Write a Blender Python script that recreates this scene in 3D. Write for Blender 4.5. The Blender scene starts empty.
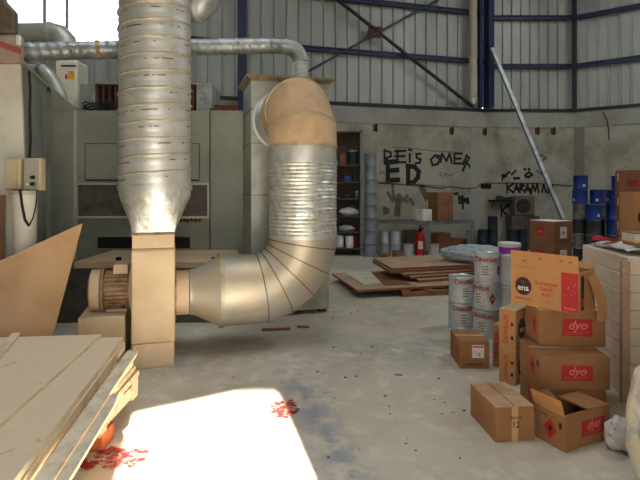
import bpy, math, random
from mathutils import Vector, Matrix
random.seed(7)
C = bpy.context.scene.collection
PI = math.pi
F, HY, EYE = 500.0, 190.0, 1.5

# ------------------------------------------------------------------ measuring helpers
def W(px, py, D):                      # photo pixel at distance D -> point in the hall
    return Vector(((px-320)/F*D, D, EYE-(py-HY)/F*D))
def G(px, py):                         # photo pixel on the floor
    D = F*EYE/(py-HY)
    return Vector(((px-320)/F*D, D, 0))

# ------------------------------------------------------------------ materials
def lin(c):
    return tuple(((v/255)/12.92 if v/255 <= .04045 else ((v/255+.055)/1.055)**2.4) for v in c)
def mat(name, col, rough=.6, metal=0.0, col2=None, scale=5.0, lo=.45, hi=.65, bump=0.0, bscale=30.0, rvar=0.0, stretch=None, alpha=None):
    m = bpy.data.materials.new(name); m.use_nodes = True
    nt = m.node_tree; N = nt.nodes; L = nt.links
    b = N['Principled BSDF']
    b.inputs['Roughness'].default_value = rough
    b.inputs['Metallic'].default_value = metal
    c1 = lin(col)
    if col2 is None: col2 = tuple(max(0, v*.86) for v in col)
    c2 = lin(col2)
    tc = N.new('ShaderNodeTexCoord')
    mp = N.new('ShaderNodeMapping')
    L.new(tc.outputs['Object'], mp.inputs['Vector'])
    if stretch: mp.inputs['Scale'].default_value = stretch
    nz = N.new('ShaderNodeTexNoise'); nz.inputs['Scale'].default_value = scale
    nz.inputs['Detail'].default_value = 6; nz.inputs['Roughness'].default_value = .65
    L.new(mp.outputs['Vector'], nz.inputs['Vector'])
    rp = N.new('ShaderNodeValToRGB')
    rp.color_ramp.elements[0].position = lo; rp.color_ramp.elements[0].color = (*c1, 1)
    rp.color_ramp.elements[1].position = hi; rp.color_ramp.elements[1].color = (*c2, 1)
    L.new(nz.outputs['Fac'], rp.inputs['Fac'])
    L.new(rp.outputs['Color'], b.inputs['Base Color'])
    if rvar:
        mr = N.new('ShaderNodeMapRange')
        mr.inputs['To Min'].default_value = max(.05, rough-rvar); mr.inputs['To Max'].default_value = min(1, rough+rvar)
        L.new(nz.outputs['Fac'], mr.inputs['Value']); L.new(mr.outputs['Result'], b.inputs['Roughness'])
    if bump:
        n2 = N.new('ShaderNodeTexNoise'); n2.inputs['Scale'].default_value = bscale; n2.inputs['Detail'].default_value = 4
        L.new(mp.outputs['Vector'], n2.inputs['Vector'])
        bp = N.new('ShaderNodeBump'); bp.inputs['Strength'].default_value = bump; bp.inputs['Distance'].default_value = .02
        L.new(n2.outputs['Fac'], bp.inputs['Height']); L.new(bp.outputs['Normal'], b.inputs['Normal'])
    if alpha is not None: b.inputs['Alpha'].default_value = alpha
    return m

M = {}
M['concrete'] = mat('weathered concrete', (170,166,152), .9, col2=(122,116,102), scale=1.3, lo=.42, hi=.72, bump=.15, bscale=14)
M['concrete_dark'] = mat('darker concrete', (128,124,112), .9, col2=(104,98,86), scale=2)
M['concrete_cap'] = mat('pale concrete band', (160,160,154), .9, col2=(136,133,124), scale=1.0)
M['cladding'] = mat('dusty corrugated sheet', (176,180,174), .5, .25, col2=(136,140,136), scale=1.6, lo=.4, hi=.75, stretch=(1,1,.25))
M['blue_steel'] = mat('blue painted steel', (34,46,86), .5, .1, col2=(24,32,58), scale=4)
M['dark_steel'] = mat('dark steel', (44,46,54), .6, .3)
M['rust'] = mat('rust', (112,62,36), .9, col2=(64,38,26), scale=20)
M['machine'] = mat('grey green painted sheet metal', (144,146,132), .55, .05, col2=(120,120,106), scale=1.4, lo=.42, hi=.75)
M['machine_trim'] = mat('pale sheet metal edging', (184,178,160), .5, .1, col2=(130,104,78), scale=9, lo=.6, hi=.75)
M['machine_dark'] = mat('dark filter panel', (92,86,78), .8, col2=(74,68,60), scale=8)
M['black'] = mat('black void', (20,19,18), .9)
M['tower'] = mat('dusty galvanised sheet', (172,174,162), .42, .35, col2=(140,136,116), scale=2.2, lo=.4, hi=.7, rvar=.12)
M['tower_rim'] = mat('dusty flange', (146,126,98), .7, .1, col2=(104,84,62), scale=9)
M['galv'] = mat('galvanised duct metal', (206,208,206), .50, .66, col2=(182,180,168), scale=5, lo=.4, hi=.7, rvar=.1, bump=.06, bscale=18)
M['galv_dust'] = mat('dust coated duct metal', (196,180,152), .48, .5, col2=(176,174,166), scale=2.6, lo=.4, hi=.62, rvar=.1, bump=.05, bscale=16)
M['dust_metal'] = mat('thick tan dust on metal', (200,168,130), .75, .0, col2=(180,150,116), scale=3)
M['foil'] = mat('crinkled aluminium foil', (216,218,216), .44, .72, col2=(186,182,168), scale=14, rvar=.1, bump=.45, bscale=26)
M['duct_grey'] = mat('grey duct metal', (168,172,170), .48, .6, col2=(130,134,132), scale=6, rvar=.1)
M['clamp'] = mat('tan clamp band', (186,150,104), .7)
M['dark_seam'] = mat('brown duct seam', (128,108,84), .6, .3, col2=(100,84,64), scale=12)
M['seam'] = mat('dusty duct seam', (186,174,148), .55, .4, col2=(160,146,122), scale=12)
M['fan'] = mat('dust covered beige enamel', (204,180,146), .6, .0, col2=(186,158,122), scale=3, lo=.4, hi=.75)
M['fan_dark'] = mat('brown dusty motor', (170,138,104), .7, .1, col2=(120,92,66), scale=12)
M['board'] = mat('dusty chipboard', (216,198,170), .8, col2=(160,130,98), scale=12, lo=.60, hi=.78)
M['board_edge'] = mat('cream board edge', (228,206,168), .8)
M['strip'] = mat('grey green laminate strip', (220,210,186), .6, col2=(186,168,138), scale=6)
M['chip'] = mat('coarse chipboard', (206,180,146), .9, col2=(150,120,88), scale=60, lo=.5, hi=.6)
M['mdf'] = mat('bent fibreboard', (190,152,110), .55, col2=(170,132,94), scale=1.6)
M['brown_board'] = mat('brown hardboard', (120,84,60), .8)
M['brick'] = mat('orange hollow brick', (206,112,56), .9, col2=(176,88,44), scale=16)
M['ply'] = mat('plywood face', (182,152,124), .8, col2=(156,128,104), scale=3)
M['ply_edge'] = mat('red brown plywood edge', (138,86,62), .85, col2=(98,60,44), scale=22)
M['white_sheet'] = mat('off white sheet', (200,196,176), .7)
M['pallet'] = mat('pallet timber', (150,104,76), .9, col2=(110,76,56), scale=12)
M['cardboard'] = mat('cardboard', (152,107,68), .85, col2=(138,96,60), scale=3)
M['cardboard_in'] = mat('cardboard inside', (120,80,48), .9)
M['cardboard_brown'] = mat('brown cardboard', (136,92,64), .85, col2=(120,80,54), scale=3)
M['cardboard_light'] = mat('light orange cardboard', (182,132,84), .85, col2=(170,120,74), scale=3)
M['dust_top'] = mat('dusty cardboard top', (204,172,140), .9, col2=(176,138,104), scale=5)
M['tape'] = mat('parcel tape', (196,158,112), .35)
M['red_print'] = mat('red print', (178,36,36), .7, col2=(164,32,32))
M['red_dark'] = mat('dark red print', (150,26,34), .6)
M['white_print'] = mat('white print', (232,224,214), .7)
M['faded_print'] = mat('faded pink print', (216,120,104), .7)
M['black_print'] = mat('black print', (34,28,28), .7)
M['paper'] = mat('paper label', (226,222,214), .7)
M['cream_paper'] = mat('cream printed label', (206,204,188), .7, col2=(176,176,164), scale=60)
M['grey_print'] = mat('grey print', (96,96,92), .7)
M['can'] = mat('pale grey can tin', (192,196,202), .38, .25, col2=(176,180,186), scale=4)
M['can_column'] = mat('dusty grey tin', (136,142,152), .5, .2, col2=(110,114,122), scale=3)
M['can_lid'] = mat('tin lid', (206,208,208), .3, .7)
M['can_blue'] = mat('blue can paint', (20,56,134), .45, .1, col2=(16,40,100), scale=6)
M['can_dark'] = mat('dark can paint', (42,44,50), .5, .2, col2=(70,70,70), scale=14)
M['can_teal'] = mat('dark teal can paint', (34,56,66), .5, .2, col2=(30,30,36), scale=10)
M['can_silver'] = mat('dull silver can', (140,136,130), .4, .5, col2=(96,92,88), scale=10)
M['purple'] = mat('purple plastic', (172,52,190), .4)
M['white_plastic'] = mat('white plastic', (226,226,224), .4)
M['plastic_wrap'] = mat('cloudy plastic wrap', (176,186,192), .3, col2=(120,134,146), scale=14, lo=.45, hi=.7, bump=.4, bscale=14)
M['white_bag'] = mat('white plastic bag', (214,212,206), .4, col2=(150,160,190), scale=14, lo=.58, hi=.66, bump=.5, bscale=22)
M['big_sack'] = mat('cloudy sack with blue contents', (222,214,192), .4, col2=(96,136,178), scale=3.6, lo=.46, hi=.6, bump=.3, bscale=14)
M['cream_panel'] = mat('cream panel stack', (224,208,188), .8, col2=(204,184,160), scale=4, lo=.5, hi=.8)
M['red_tool'] = mat('red plastic', (176,30,44), .5)
M['extinguisher'] = mat('red enamel', (190,24,24), .35)
M['white_panel'] = mat('off white enamel', (222,218,202), .5, col2=(204,196,176), scale=2)
M['cab_side'] = mat('grey cabinet side', (160,162,156), .6, col2=(136,136,130), scale=1.4)
M['pinkgrey'] = mat('pink grey panel', (168,148,134), .7)
M['redband'] = mat('faded red band', (160,84,68), .8)
M['hood'] = mat('brown grey hood metal', (132,116,100), .5, .4, col2=(90,76,62), scale=4)
M['ctrl'] = mat('cream control enclosure', (196,180,146), .5, col2=(170,150,116), scale=4)
M['ctrl_face'] = mat('grey control face', (166,162,148), .5)
M['cable'] = mat('black cable', (26,25,26), .6)
M['yellow'] = mat('yellow sticker', (232,176,44), .6)
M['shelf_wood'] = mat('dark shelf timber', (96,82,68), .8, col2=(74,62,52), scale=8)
M['rack_metal'] = mat('grey rack steel', (128,134,134), .5, .4, col2=(92,94,92), scale=10)
M['acunit'] = mat('grey brown enclosure', (112,102,88), .7, col2=(92,82,72), scale=3)
M['pole_white'] = mat('pale painted tube', (206,208,200), .5, .2, col2=(150,156,156), scale=4)
M['pole_blue'] = mat('blue painted edge', (46,86,146), .5)
M['downpipe'] = mat('beige drain pipe', (188,180,160), .6, col2=(168,158,138), scale=3)
M['scrap_red'] = mat('faded red plastic film', (150,34,34), .5, col2=(190,120,100), scale=24, lo=.5, hi=.6)
M['scrap_white'] = mat('clear crumpled film', (226,208,200), .3, col2=(206,90,80), scale=12, lo=.45, hi=.6, bump=.5)
M['debris'] = mat('grit', (70,62,54), .9, col2=(160,140,120), scale=40)
M['spray'] = mat('black spray paint', (32,30,32), .85)
M['stain'] = mat('brown damp stain', (112,92,74), .95, col2=(92,74,60), scale=8)
M['spray_grey'] = mat('faded spray paint', (104,100,96), .9)
M['roof'] = mat('dull roof sheet', (150,150,146), .7)
M['shell'] = mat('plastered wall', (190,184,170), .9)

def floor_material():
    m = bpy.data.materials.new('dusty concrete floor'); m.use_nodes = True
    nt = m.node_tree; N = nt.nodes; L = nt.links; b = N['Principled BSDF']
    tc = N.new('ShaderNodeTexCoord')
    def noise(s, d=6, r=.6):
        n = N.new('ShaderNodeTexNoise'); n.inputs['Scale'].default_value = s; n.inputs['Detail'].default_value = d
        n.inputs['Roughness'].default_value = r; L.new(tc.outputs['Object'], n.inputs['Vector']); return n.outputs['Fac']
    def mathn(op, a, b2=None, clamp=False):
        n = N.new('ShaderNodeMath'); n.operation = op; n.use_clamp = clamp
        for k, v in enumerate((a, b2)):
            if v is None: continue
            if isinstance(v, (int, float)): n.inputs[k].default_value = v
            else: L.new(v, n.inputs[k])
        return n.outputs[0]
    def ramp(f, a, b2, ca=(0,0,0), cb=(1,1,1)):
        r = N.new('ShaderNodeValToRGB'); r.color_ramp.elements[0].position = a; r.color_ramp.elements[1].position = b2
        r.color_ramp.elements[0].color = (*ca, 1); r.color_ramp.elements[1].color = (*cb, 1); L.new(f, r.inputs['Fac']); return r.outputs['Color']
    def mix(f, a, b2):
        n = N.new('ShaderNodeMix'); n.data_type = 'RGBA'
        L.new(f, n.inputs['Factor'])
        for s, v in ((6, a), (7, b2)):
            if isinstance(v, tuple): n.inputs[s].default_value = (*v, 1)
            else: L.new(v, n.inputs[s])
        return n.outputs[2]
    base = ramp(noise(.9), .35, .7, lin((204,196,178)), lin((174,165,149)))
    base = mix(ramp(noise(5.5), .52, .72), base, lin((214,206,190)))
    # blue paint rubbed into the slab along one worn track
    sp = N.new('ShaderNodeSeparateXYZ'); L.new(tc.outputs['Object'], sp.inputs[0])
    def track(x0, y0, dx, dy, w, y1, y2):
        l = math.hypot(dx, dy); dx /= l; dy /= l
        a = mathn('MULTIPLY', mathn('SUBTRACT', sp.outputs[0], x0), dy)
        c = mathn('MULTIPLY', mathn('SUBTRACT', sp.outputs[1], y0), -dx)
        d = mathn('ABSOLUTE', mathn('ADD', a, c))
        f = mathn('SUBTRACT', 1.0, mathn('DIVIDE', d, w), True)
        g = mathn('MULTIPLY', mathn('GREATER_THAN', sp.outputs[1], y1), mathn('LESS_THAN', sp.outputs[1], y2))
        return mathn('MULTIPLY', f, g)
    tr = mathn('MAXIMUM', track(.06-.8, 3.0-2.85, -.27, 1.0, .2, 1.5-2.85, 4.2-2.85), mathn('MULTIPLY', track(.3-.8, 4.6-2.85, 1, .12, .8, 3.6-2.85, 5.6-2.85), .45))
    tr = mathn('MULTIPLY', tr, ramp(noise(8), .42, .55))
    base = mix(mathn('MULTIPLY', tr, .62, True), base, lin((104,122,152)))
    # dark scuffs and grit
    base = mix(mathn('MULTIPLY', ramp(noise(16, 3), .68, .74), .55), base, lin((92,84,76)))
    base = mix(mathn('MULTIPLY', ramp(noise(60, 2), .70, .75), .5), base, lin((110,96,84)))
    L.new(base, b.inputs['Base Color'])
    mr = N.new('ShaderNodeMapRange'); L.new(noise(2.2), mr.inputs['Value'])
    mr.inputs['To Min'].default_value = .42; mr.inputs['To Max'].default_value = .75
    L.new(mr.outputs['Result'], b.inputs['Roughness'])
    bp = N.new('ShaderNodeBump'); bp.inputs['Strength'].default_value = .12; bp.inputs['Distance'].default_value = .02
    L.new(noise(24), bp.inputs['Height']); L.new(bp.outputs['Normal'], b.inputs['Normal'])
    return m
M['floor'] = floor_material()

def glass_material():
    m = bpy.data.materials.new('dirty window glass'); m.use_nodes = True
    N = m.node_tree.nodes; L = m.node_tree.links; N.clear()
    o = N.new('ShaderNodeOutputMaterial'); mx = N.new('ShaderNodeMixShader'); t = N.new('ShaderNodeBsdfTransparent'); g = N.new('ShaderNodeBsdfGlossy')
    t.inputs[0].default_value = (.92,.95,.97,1); g.inputs['Roughness'].default_value = .05; mx.inputs[0].default_value = .06
    L.new(t.outputs[0], mx.inputs[1]); L.new(g.outputs[0], mx.inputs[2]); L.new(mx.outputs[0], o.inputs[0]); return m
M['glass'] = glass_material()

# ------------------------------------------------------------------ mesh building
class MB:
    def __init__(s): s.v = []; s.f = []
    def add(s, vs, fs):
        b = len(s.v); s.v += [Vector(v) for v in vs]; s.f += [tuple(b+i for i in f) for f in fs]; return s
    def box(s, x0, x1, y0, y1, z0, z1):
        return s.add([(x0,y0,z0),(x1,y0,z0),(x1,y1,z0),(x0,y1,z0),(x0,y0,z1),(x1,y0,z1),(x1,y1,z1),(x0,y1,z1)],
                     [(3,2,1,0),(4,5,6,7),(0,1,5,4),(1,2,6,5),(2,3,7,6),(3,0,4,7)])
    def hexa(s, b4, t4):
        return s.add(list(b4)+list(t4), [(3,2,1,0),(4,5,6,7),(0,1,5,4),(1,2,6,5),(2,3,7,6),(3,0,4,7)])
    def bar(s, p0, p1, w, h=None, up=(0,0,1)):
        h = h or w; p0 = Vector(p0); p1 = Vector(p1); d = (p1-p0).normalized(); up = Vector(up)
        if abs(d.dot(up)) > .98: up = Vector((0,1,0))
        a = d.cross(up).normalized()*w/2; b = a.normalized().cross(d).normalized()*h/2
        return s.hexa([p0-a-b, p0+a-b, p0+a+b, p0-a+b], [p1-a-b, p1+a-b, p1+a+b, p1-a+b])
    def prism(s, poly, fn, a, b):              # poly of 2-D points, fn(u,v,t)->xyz, extruded t=a..b
        n = len(poly)
        return s.add([fn(u,v,a) for u,v in poly]+[fn(u,v,b) for u,v in poly],
                     [tuple(range(n-1,-1,-1)), tuple(range(n,2*n))]+[(i,(i+1)%n,n+(i+1)%n,n+i) for i in range(n)])
    def tube(s, path, r, n=24, caps=True, up=None):
        P = [Vector(p) for p in path]; k = len(P); vs = []; T = []
        for i in range(k):
            T.append(((P[min(i+1,k-1)]-P[i]).normalized() if i < k-1 else Vector((0,0,0))) + ((P[i]-P[max(i-1,0)]).normalized() if i > 0 else Vector((0,0,0))))
            T[-1].normalize()
        u = Vector(up) if up else (Vector((0,0,1)) if abs(T[0].z) < .9 else Vector((0,1,0)))
        u = (u - T[0]*u.dot(T[0])).normalized(); L_ = 0
        for i in range(k):
            if i: L_ += (P[i]-P[i-1]).length
            u = (u - T[i]*u.dot(T[i])).normalized(); w = T[i].cross(u)
            for j in range(n):
                th = 2*PI*j/n
                rr = r(L_, th) if callable(r) else (r[i] if isinstance(r, (list,tuple)) else r)
                vs.append(P[i]+(u*math.cos(th)+w*math.sin(th))*rr)
        fs = [(i*n+j, i*n+(j+1)%n, (i+1)*n+(j+1)%n, (i+1)*n+j) for i in range(k-1) for j in range(n)]
        if caps: fs += [tuple(range(n-1,-1,-1)), tuple((k-1)*n+j for j in range(n))]
        return s.add(vs, fs)
    def cyl(s, p0, p1, r0, r1=None, n=24):
        return s.tube([p0, p1], [r0, r0 if r1 is None else r1], n)
    def lathe(s, prof, c=(0,0,0), n=28):
        c = Vector(c); k = len(prof)
        vs = [c+Vector((r*math.cos(2*PI*j/n), r*math.sin(2*PI*j/n), z)) for r,z in prof for j in range(n)]
        fs = [(i*n+j, i*n+(j+1)%n, (i+1)*n+(j+1)%n, (i+1)*n+j) for i in range(k-1) for j in range(n)]
        return s.add(vs, fs+[tuple(range(n-1,-1,-1)), tuple((k-1)*n+j for j in range(n))])
    def sheet(s, fn, nu, nv, th):              # curved sheet of thickness th; fn(u,v) -> (point, normal)
        vs = []
        for side in (0, 1):
            for i in range(nu+1):
                for j in range(nv+1):
                    p, nn = fn(i/nu, j/nv); vs.append(Vector(p)+Vector(nn)*(th*side))
        o = (nu+1)*(nv+1); q = lambda i,j: i*(nv+1)+j
        fs = [(q(i,j),q(i+1,j),q(i+1,j+1),q(i,j+1)) for i in range(nu) for j in range(nv)]
        fs += [tuple(o+x for x in reversed(f)) for f in fs]
        for i in range(nu): fs += [(q(i,0),o+q(i,0),o+q(i+1,0),q(i+1,0)), (q(i,nv),q(i+1,nv),o+q(i+1,nv),o+q(i,nv))]
        for j in range(nv): fs += [(q(0,j),q(0,j+1),o+q(0,j+1),o+q(0,j)), (q(nu,j),o+q(nu,j),o+q(nu,j+1),q(nu,j+1))]
        return s.add(vs, fs)
    def build(s, name, m, parent=None, world=True, bev=0.0, smooth=True):
        vs = s.v
        if parent is not None and world:
            inv = parent_inverse(parent); vs = [inv @ v for v in vs]
        origin = Vector((0,0,0))
        if parent is None:                     # a thing of one mesh: its origin goes to the middle of its base
            lo = [min(v[i] for v in vs) for i in range(3)]; hi = [max(v[i] for v in vs) for i in range(3)]
            origin = Vector(((lo[0]+hi[0])/2, (lo[1]+hi[1])/2, lo[2])); vs = [v-origin for v in vs]
        me = bpy.data.meshes.new(name); me.from_pydata([tuple(v) for v in vs], [], s.f); me.update()
        import bmesh
        bm = bmesh.new(); bm.from_mesh(me); bmesh.ops.recalc_face_normals(bm, faces=bm.faces); bm.to_mesh(me); bm.free()
        if smooth:
            for p in me.polygons: p.use_smooth = True
            me.set_sharp_from_angle(angle=math.radians(38))
        if m is not None: me.materials.append(m)
        o = bpy.data.objects.new(name, me); C.objects.link(o); o.location = origin
        if parent is not None: o.parent = parent
        if bev:
            bm_ = o.modifiers.new('bevel', 'BEVEL'); bm_.width = bev; bm_.segments = 2; bm_.limit_method = 'ANGLE'
        return o
def parent_matrix(o):
    m = Matrix.Translation(o.location) @ o.rotation_euler.to_matrix().to_4x4()
    return parent_matrix(o.parent) @ m if o.parent else m
def parent_inverse(o): return parent_matrix(o).inverted()

def tag(o, label, cat, group=None, kind=None):
    o['label'] = label; o['category'] = cat
    if group: o['group'] = group
    if kind: o['kind'] = kind
    return o
def struct(o): o['kind'] = 'structure'; return o
def thing(name, label, cat, loc, rz=0.0, group=None):
    o = bpy.data.objects.new(name, None); C.objects.link(o); o.location = loc; o.rotation_euler = (0,0,rz); o.empty_display_size = .1
    return tag(o, label, cat, group)
def kids(o): return [c for c in bpy.data.objects if c.parent == o]
def copy_tree(o, loc=None, rz=None, label=None, parent=None):
    c = o.copy(); C.objects.link(c)
    if parent: c.parent = parent
    if loc is not None: c.location = loc
    if rz is not None: c.rotation_euler = (0,0,rz)
    if label: c['label'] = label
    for ch in kids(o): copy_tree(ch, parent=c)
    return c

_dg = None
def text_geo(body, size, align='CENTER', sy=1.0, shear=0.0):
    cu = bpy.data.curves.new('lettering', 'FONT'); cu.body = body; cu.size = size; cu.align_x = align; cu.align_y = 'CENTER'
    cu.resolution_u = 3; cu.shear = shear; cu.space_line = .95; cu.offset = size*.018
    ob = bpy.data.objects.new('lettering', cu); C.objects.link(ob)
    dg = bpy.context.evaluated_depsgraph_get(); me = bpy.data.meshes.new_from_object(ob.evaluated_get(dg))
    vs = [(v.co.x, v.co.y*sy) for v in me.vertices]; fs = [tuple(p.vertices) for p in me.polygons]
    bpy.data.objects.remove(ob); bpy.data.curves.remove(cu); bpy.data.meshes.remove(me)
    return vs, fs

# ------------------------------------------------------------------ the hall shell
SEG = [(-8.0, 9.61), (4.29, 12.99), (6.63, 13.0), (9.5, 10.87)]
CEIL = 8.0
def wall_frame(p0, p1):
    p0 = Vector((*p0,0)); p1 = Vector((*p1,0)); d = (p1-p0).normalized(); n = Vector((d.y,-d.x,0))   # n points into the hall
    return p0, d, n, (p1-p0).length
def wf(fr, u, off, z): return fr[0]+fr[1]*u+fr[2]*off+Vector((0,0,z))
FR = [wall_frame(SEG[i], SEG[i+1]) for i in range(3)]
def on_wall(px, py, off=.004):                 # photo pixel on the inner face of the back walls
    s = (px-320)/F
    for fr in FR:
        den = fr[2].x*s+fr[2].y
        D = fr[2].dot(fr[0])/den
        p = Vector((s*D, D, EYE-(py-HY)/F*D)); u = fr[1].dot(p-fr[0])
        if -1e-6 <= u <= fr[3]+1e-6: return p+fr[2]*off
    return p+fr[2]*off
def fbox(mb, fr, u0, u1, o0, o1, z0, z1):
    return mb.hexa([wf(fr,u0,o0,z0),wf(fr,u1,o0,z0),wf(fr,u1,o1,z0),wf(fr,u0,o1,z0)],[wf(fr,u0,o0,z1),wf(fr,u1,o0,z1),wf(fr,u1,o1,z1),wf(fr,u0,o1,z1)])
def corrugated(mb, fr, u0, u1, z0, z1, pitch=.30, depth=.045, back=-.14):
    prof = [(u0, back)]; u = math.ceil(u0/pitch-1e-6)*pitch+.004
    while u < u1-1e-6:
        for du, o in ((0,0),(.018,depth),(.05,depth),(.068,0)):
            if u+du < u1: prof.append((u+du, back+o))
        u += pitch
    prof.append((u1, back)); k = len(prof)
    vs = [wf(fr,a,o,z) for z in (z0,z1) for a,o in prof]+[wf(fr,a,back-.03,z) for z in (z0,z1) for a,o in prof]
    fs = [(i,i+1,k+i+1,k+i) for i in range(k-1)]+[(2*k+i+1,2*k+i,3*k+i,3*k+i+1) for i in range(k-1)]
    fs += [(k+i,k+i+1,3*k+i+1,3*k+i) for i in range(k-1)]+[(i+1,i,2*k+i,2*k+i+1) for i in range(k-1)]
    return mb.add(vs, fs)

fl = struct(MB().box(-8.2, 9.8, -7.5, 13.2, -.15, 0).build('floor', M['floor']))
U_A, U_B = 1.35, 4.75                            # window opening along the back wall
wb = MB()
fbox(wb, FR[0], 0, FR[0][3], -.25, 0, 0, 3.12); fbox(wb, FR[1], 0, FR[1][3], -.25, 0, 0, 3.12)
wall_back = struct(wb.build('wall_back', M['concrete']))
wr = MB(); fbox(wr, FR[2], 0, FR[2][3], -.25, 0, 0, 3.12)
wall_right = struct(wr.build('wall_right', M['concrete']))
b = MB(); fbox(b, FR[0], 0, FR[0][3], -.25, .03, 3.12, 3.52); fbox(b, FR[1], 0, FR[1][3], -.25, .03, 3.12, 3.52); b.build('cap_beam', M['concrete_cap'], wall_back)
b = MB(); fbox(b, FR[2], 0, FR[2][3], -.25, .03, 3.12, 3.52); b.build('cap_beam', M['concrete_cap'], wall_right)
b = MB()
corrugated(b, FR[0], 0, FR[0][3], 3.52, 4.55); corrugated(b, FR[0], U_B, FR[0][3], 4.55, 7.7)
corrugated(b, FR[0], 0, U_A, 4.55, 7.7); corrugated(b, FR[0], U_A, U_B, 7.3, 7.7)
fbox(b, FR[0], 0, FR[0][3], -.2, -.1, 7.7, CEIL)
b.build('cladding', M['cladding'], wall_back, smooth=False)
b = MB(); corrugated(b, FR[1], 0, FR[1][3], 3.52, 7.7, .24); fbox(b, FR[1], 0, FR[1][3], -.2, -.1, 7.7, CEIL); b.build('cladding', M['cladding'], wall_back, smooth=False)
b = MB(); corrugated(b, FR[2], 0, FR[2][3], 3.52, 7.7, .24); fbox(b, FR[2], 0, FR[2][3], -.2, -.1, 7.7, CEIL); b.build('cladding', M['cladding'], wall_right, smooth=False)
# the tall window over the machines
b = MB()
for u in (U_A, 2.42, 2.84, 3.9, U_B): fbox(b, FR[0], u-.03, u+.03, -.14, -.06, 4.55, 7.3)
fbox(b, FR[0], U_A-.03, U_B+.03, -.14, -.04, 4.5, 4.58); fbox(b, FR[0], U_A-.03, U_B+.03, -.14, -.06, 7.27, 7.33)
win = struct(b.build('window_1', M['machine_trim']))
b = MB(); fbox(b, FR[0], U_A, U_B, -.112, -.106, 4.58, 7.27); b.build('pane', M['glass'], win)
# steelwork on the back walls
for fr, wl, zs in ((FR[0], wall_back, (4.83, 6.08, 7.2)), (FR[1], wall_back, (4.72, 5.98, 7.2)), (FR[2], wall_right, (4.72, 5.98, 7.2))):
    for z in zs:
        u0 = U_B+.03 if (fr is FR[0]) else 0
        b = MB(); fbox(b, fr, u0, fr[3], -.095, -.005, z-.05, z+.05); fbox(b, fr, u0, fr[3], -.005, .02, z+.035, z+.06); b.build('girt', M['blue_steel'], wl)
    b = MB(); fbox(b, fr, 0, fr[3], -.06, .06, 3.521, 3.60); b.build('girt', M['dark_steel'], wl)
def wall_u(px, fr):
    s = (px-320)/F; D = fr[2].dot(fr[0])/(fr[2].x*s+fr[2].y); p = Vector((s*D, D, 0)); return fr[1].dot(p-fr[0])
u = wall_u(241.5, FR[0]); b = MB(); fbox(b, FR[0], u-.09, u+.09, .062, .075, 0, CEIL); fbox(b, FR[0], u-.012, u+.012, .075, .2, 0, CEIL); fbox(b, FR[0], u-.09, u+.09, .2, .215, 0, CEIL)
b.build('steel_column', M['blue_steel'], wall_back)
ue = FR[0][3]
b = MB(); fbox(b, FR[0], ue-.26, ue-.17, .065, .17, 3.61, CEIL); b.build('steel_column', M['blue_steel'], wall_back)
b = MB(); fbox(b, FR[0], ue-.09, ue+.07, .07, .30, 3.61, CEIL); b.build('steel_column', M['blue_steel'], wall_back)
b = MB()
for z in (4.4, 5.2, 6.0, 6.8): fbox(b, FR[0], ue-.18, ue-.08, .08, .13, z, z+.16)
b.build('batten_plate', M['blue_steel'], wall_back)
b = MB(); fbox(b, FR[2], -.05, .05, .03, .16, 3.53, CEIL); b.build('steel_column', M['dark_steel'], wall_right)
def wp(px, py, off): return on_wall(px, py, off)
b = MB().bar(wp(317,-14,.10), wp(470,107,.10), .085, .05); b.build('cross_brace', M['dark_steel'], wall_back)
b = MB().bar(wp(442,-2,.10), wp(374,35,.10), .085, .05).bar(wp(374,35,.10), wp(306,73,.10), .085, .05); b.build('cross_brace', M['blue_steel'], wall_back)
g = wp(372.5, 33, .13); b = MB().hexa([g+Vector((-.2,0,-.13)),g+Vector((.16,.05,-.15)),g+Vector((.16,.07,-.15)),g+Vector((-.2,.02,-.13))],[g+Vector((-.14,0,.14)),g+Vector((.2,.05,.12)),g+Vector((.2,.07,.12)),g+Vector((-.14,.02,.14))])
b.build('gusset_plate', M['rust'], wall_back)
for px, py in ((375,128),(451,131),(484,132),(537,131),(553,131)):
    p = wp(px, py, .03); q = Vector((.05,0,0))
    b = MB().bar(p-q, p+q, .05, .14).bar(p+Vector((.02,0,-.1)), p+Vector((.02,0,.1)), .04, .05)
    b.build('rusty_bracket', M['rust'], wall_back)
p = wall_u(475, FR[0]); b = MB(); fbox(b, FR[0], p-.14, p+.14, 0, .02, 0, 3.11); b.build('pilaster', M['concrete_cap'], wall_back)
b = MB(); fbox(b, FR[2], .0, .22, 0.005, .03, 0, 3.11); b.build('pilaster', M['concrete_dark'], wall_right)
# rest of the shell
b = MB().box(-8.2, -8.0, -7.5, 9.75, 0, CEIL); struct(b.build('wall_left', M['shell']))
b = MB().box(9.5, 9.7, -7.5, 10.87, 0, CEIL); struct(b.build('wall_side', M['shell']))
SK = [(-3.4,-2.2,3.0,6.0), (-.7,.8,2.0,5.0), (5.6,7.0,6.0,8.2)]     # fill lamps added under the closed ceiling x0,x1,y0,y1
b = MB().box(-8.3, 9.8, -7.6, 13.4, CEIL, CEIL+.1)
struct(b.build('ceiling', M['roof']))
# front wall with the loading door the sun comes through (behind the photographer)
FW = wall_frame((9.5, 4.31), (-8.0, -5.84))
def fw_u(X): return (Vector((X, .58*X-1.2, 0))-FW[0]).dot(FW[1])
d0, d1, DZ = fw_u(.82), fw_u(-.11), 3.4
w0, w1 = fw_u(4.4), fw_u(1.9)
b = MB()
fbox(b, FW, 0, d0, -.2, 0, 0, CEIL); fbox(b, FW, d1, FW[3], -.2, 0, 0, CEIL); fbox(b, FW, d0, d1, -.2, 0, DZ, CEIL)
struct(b.build('wall_front', M['shell']))

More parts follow.
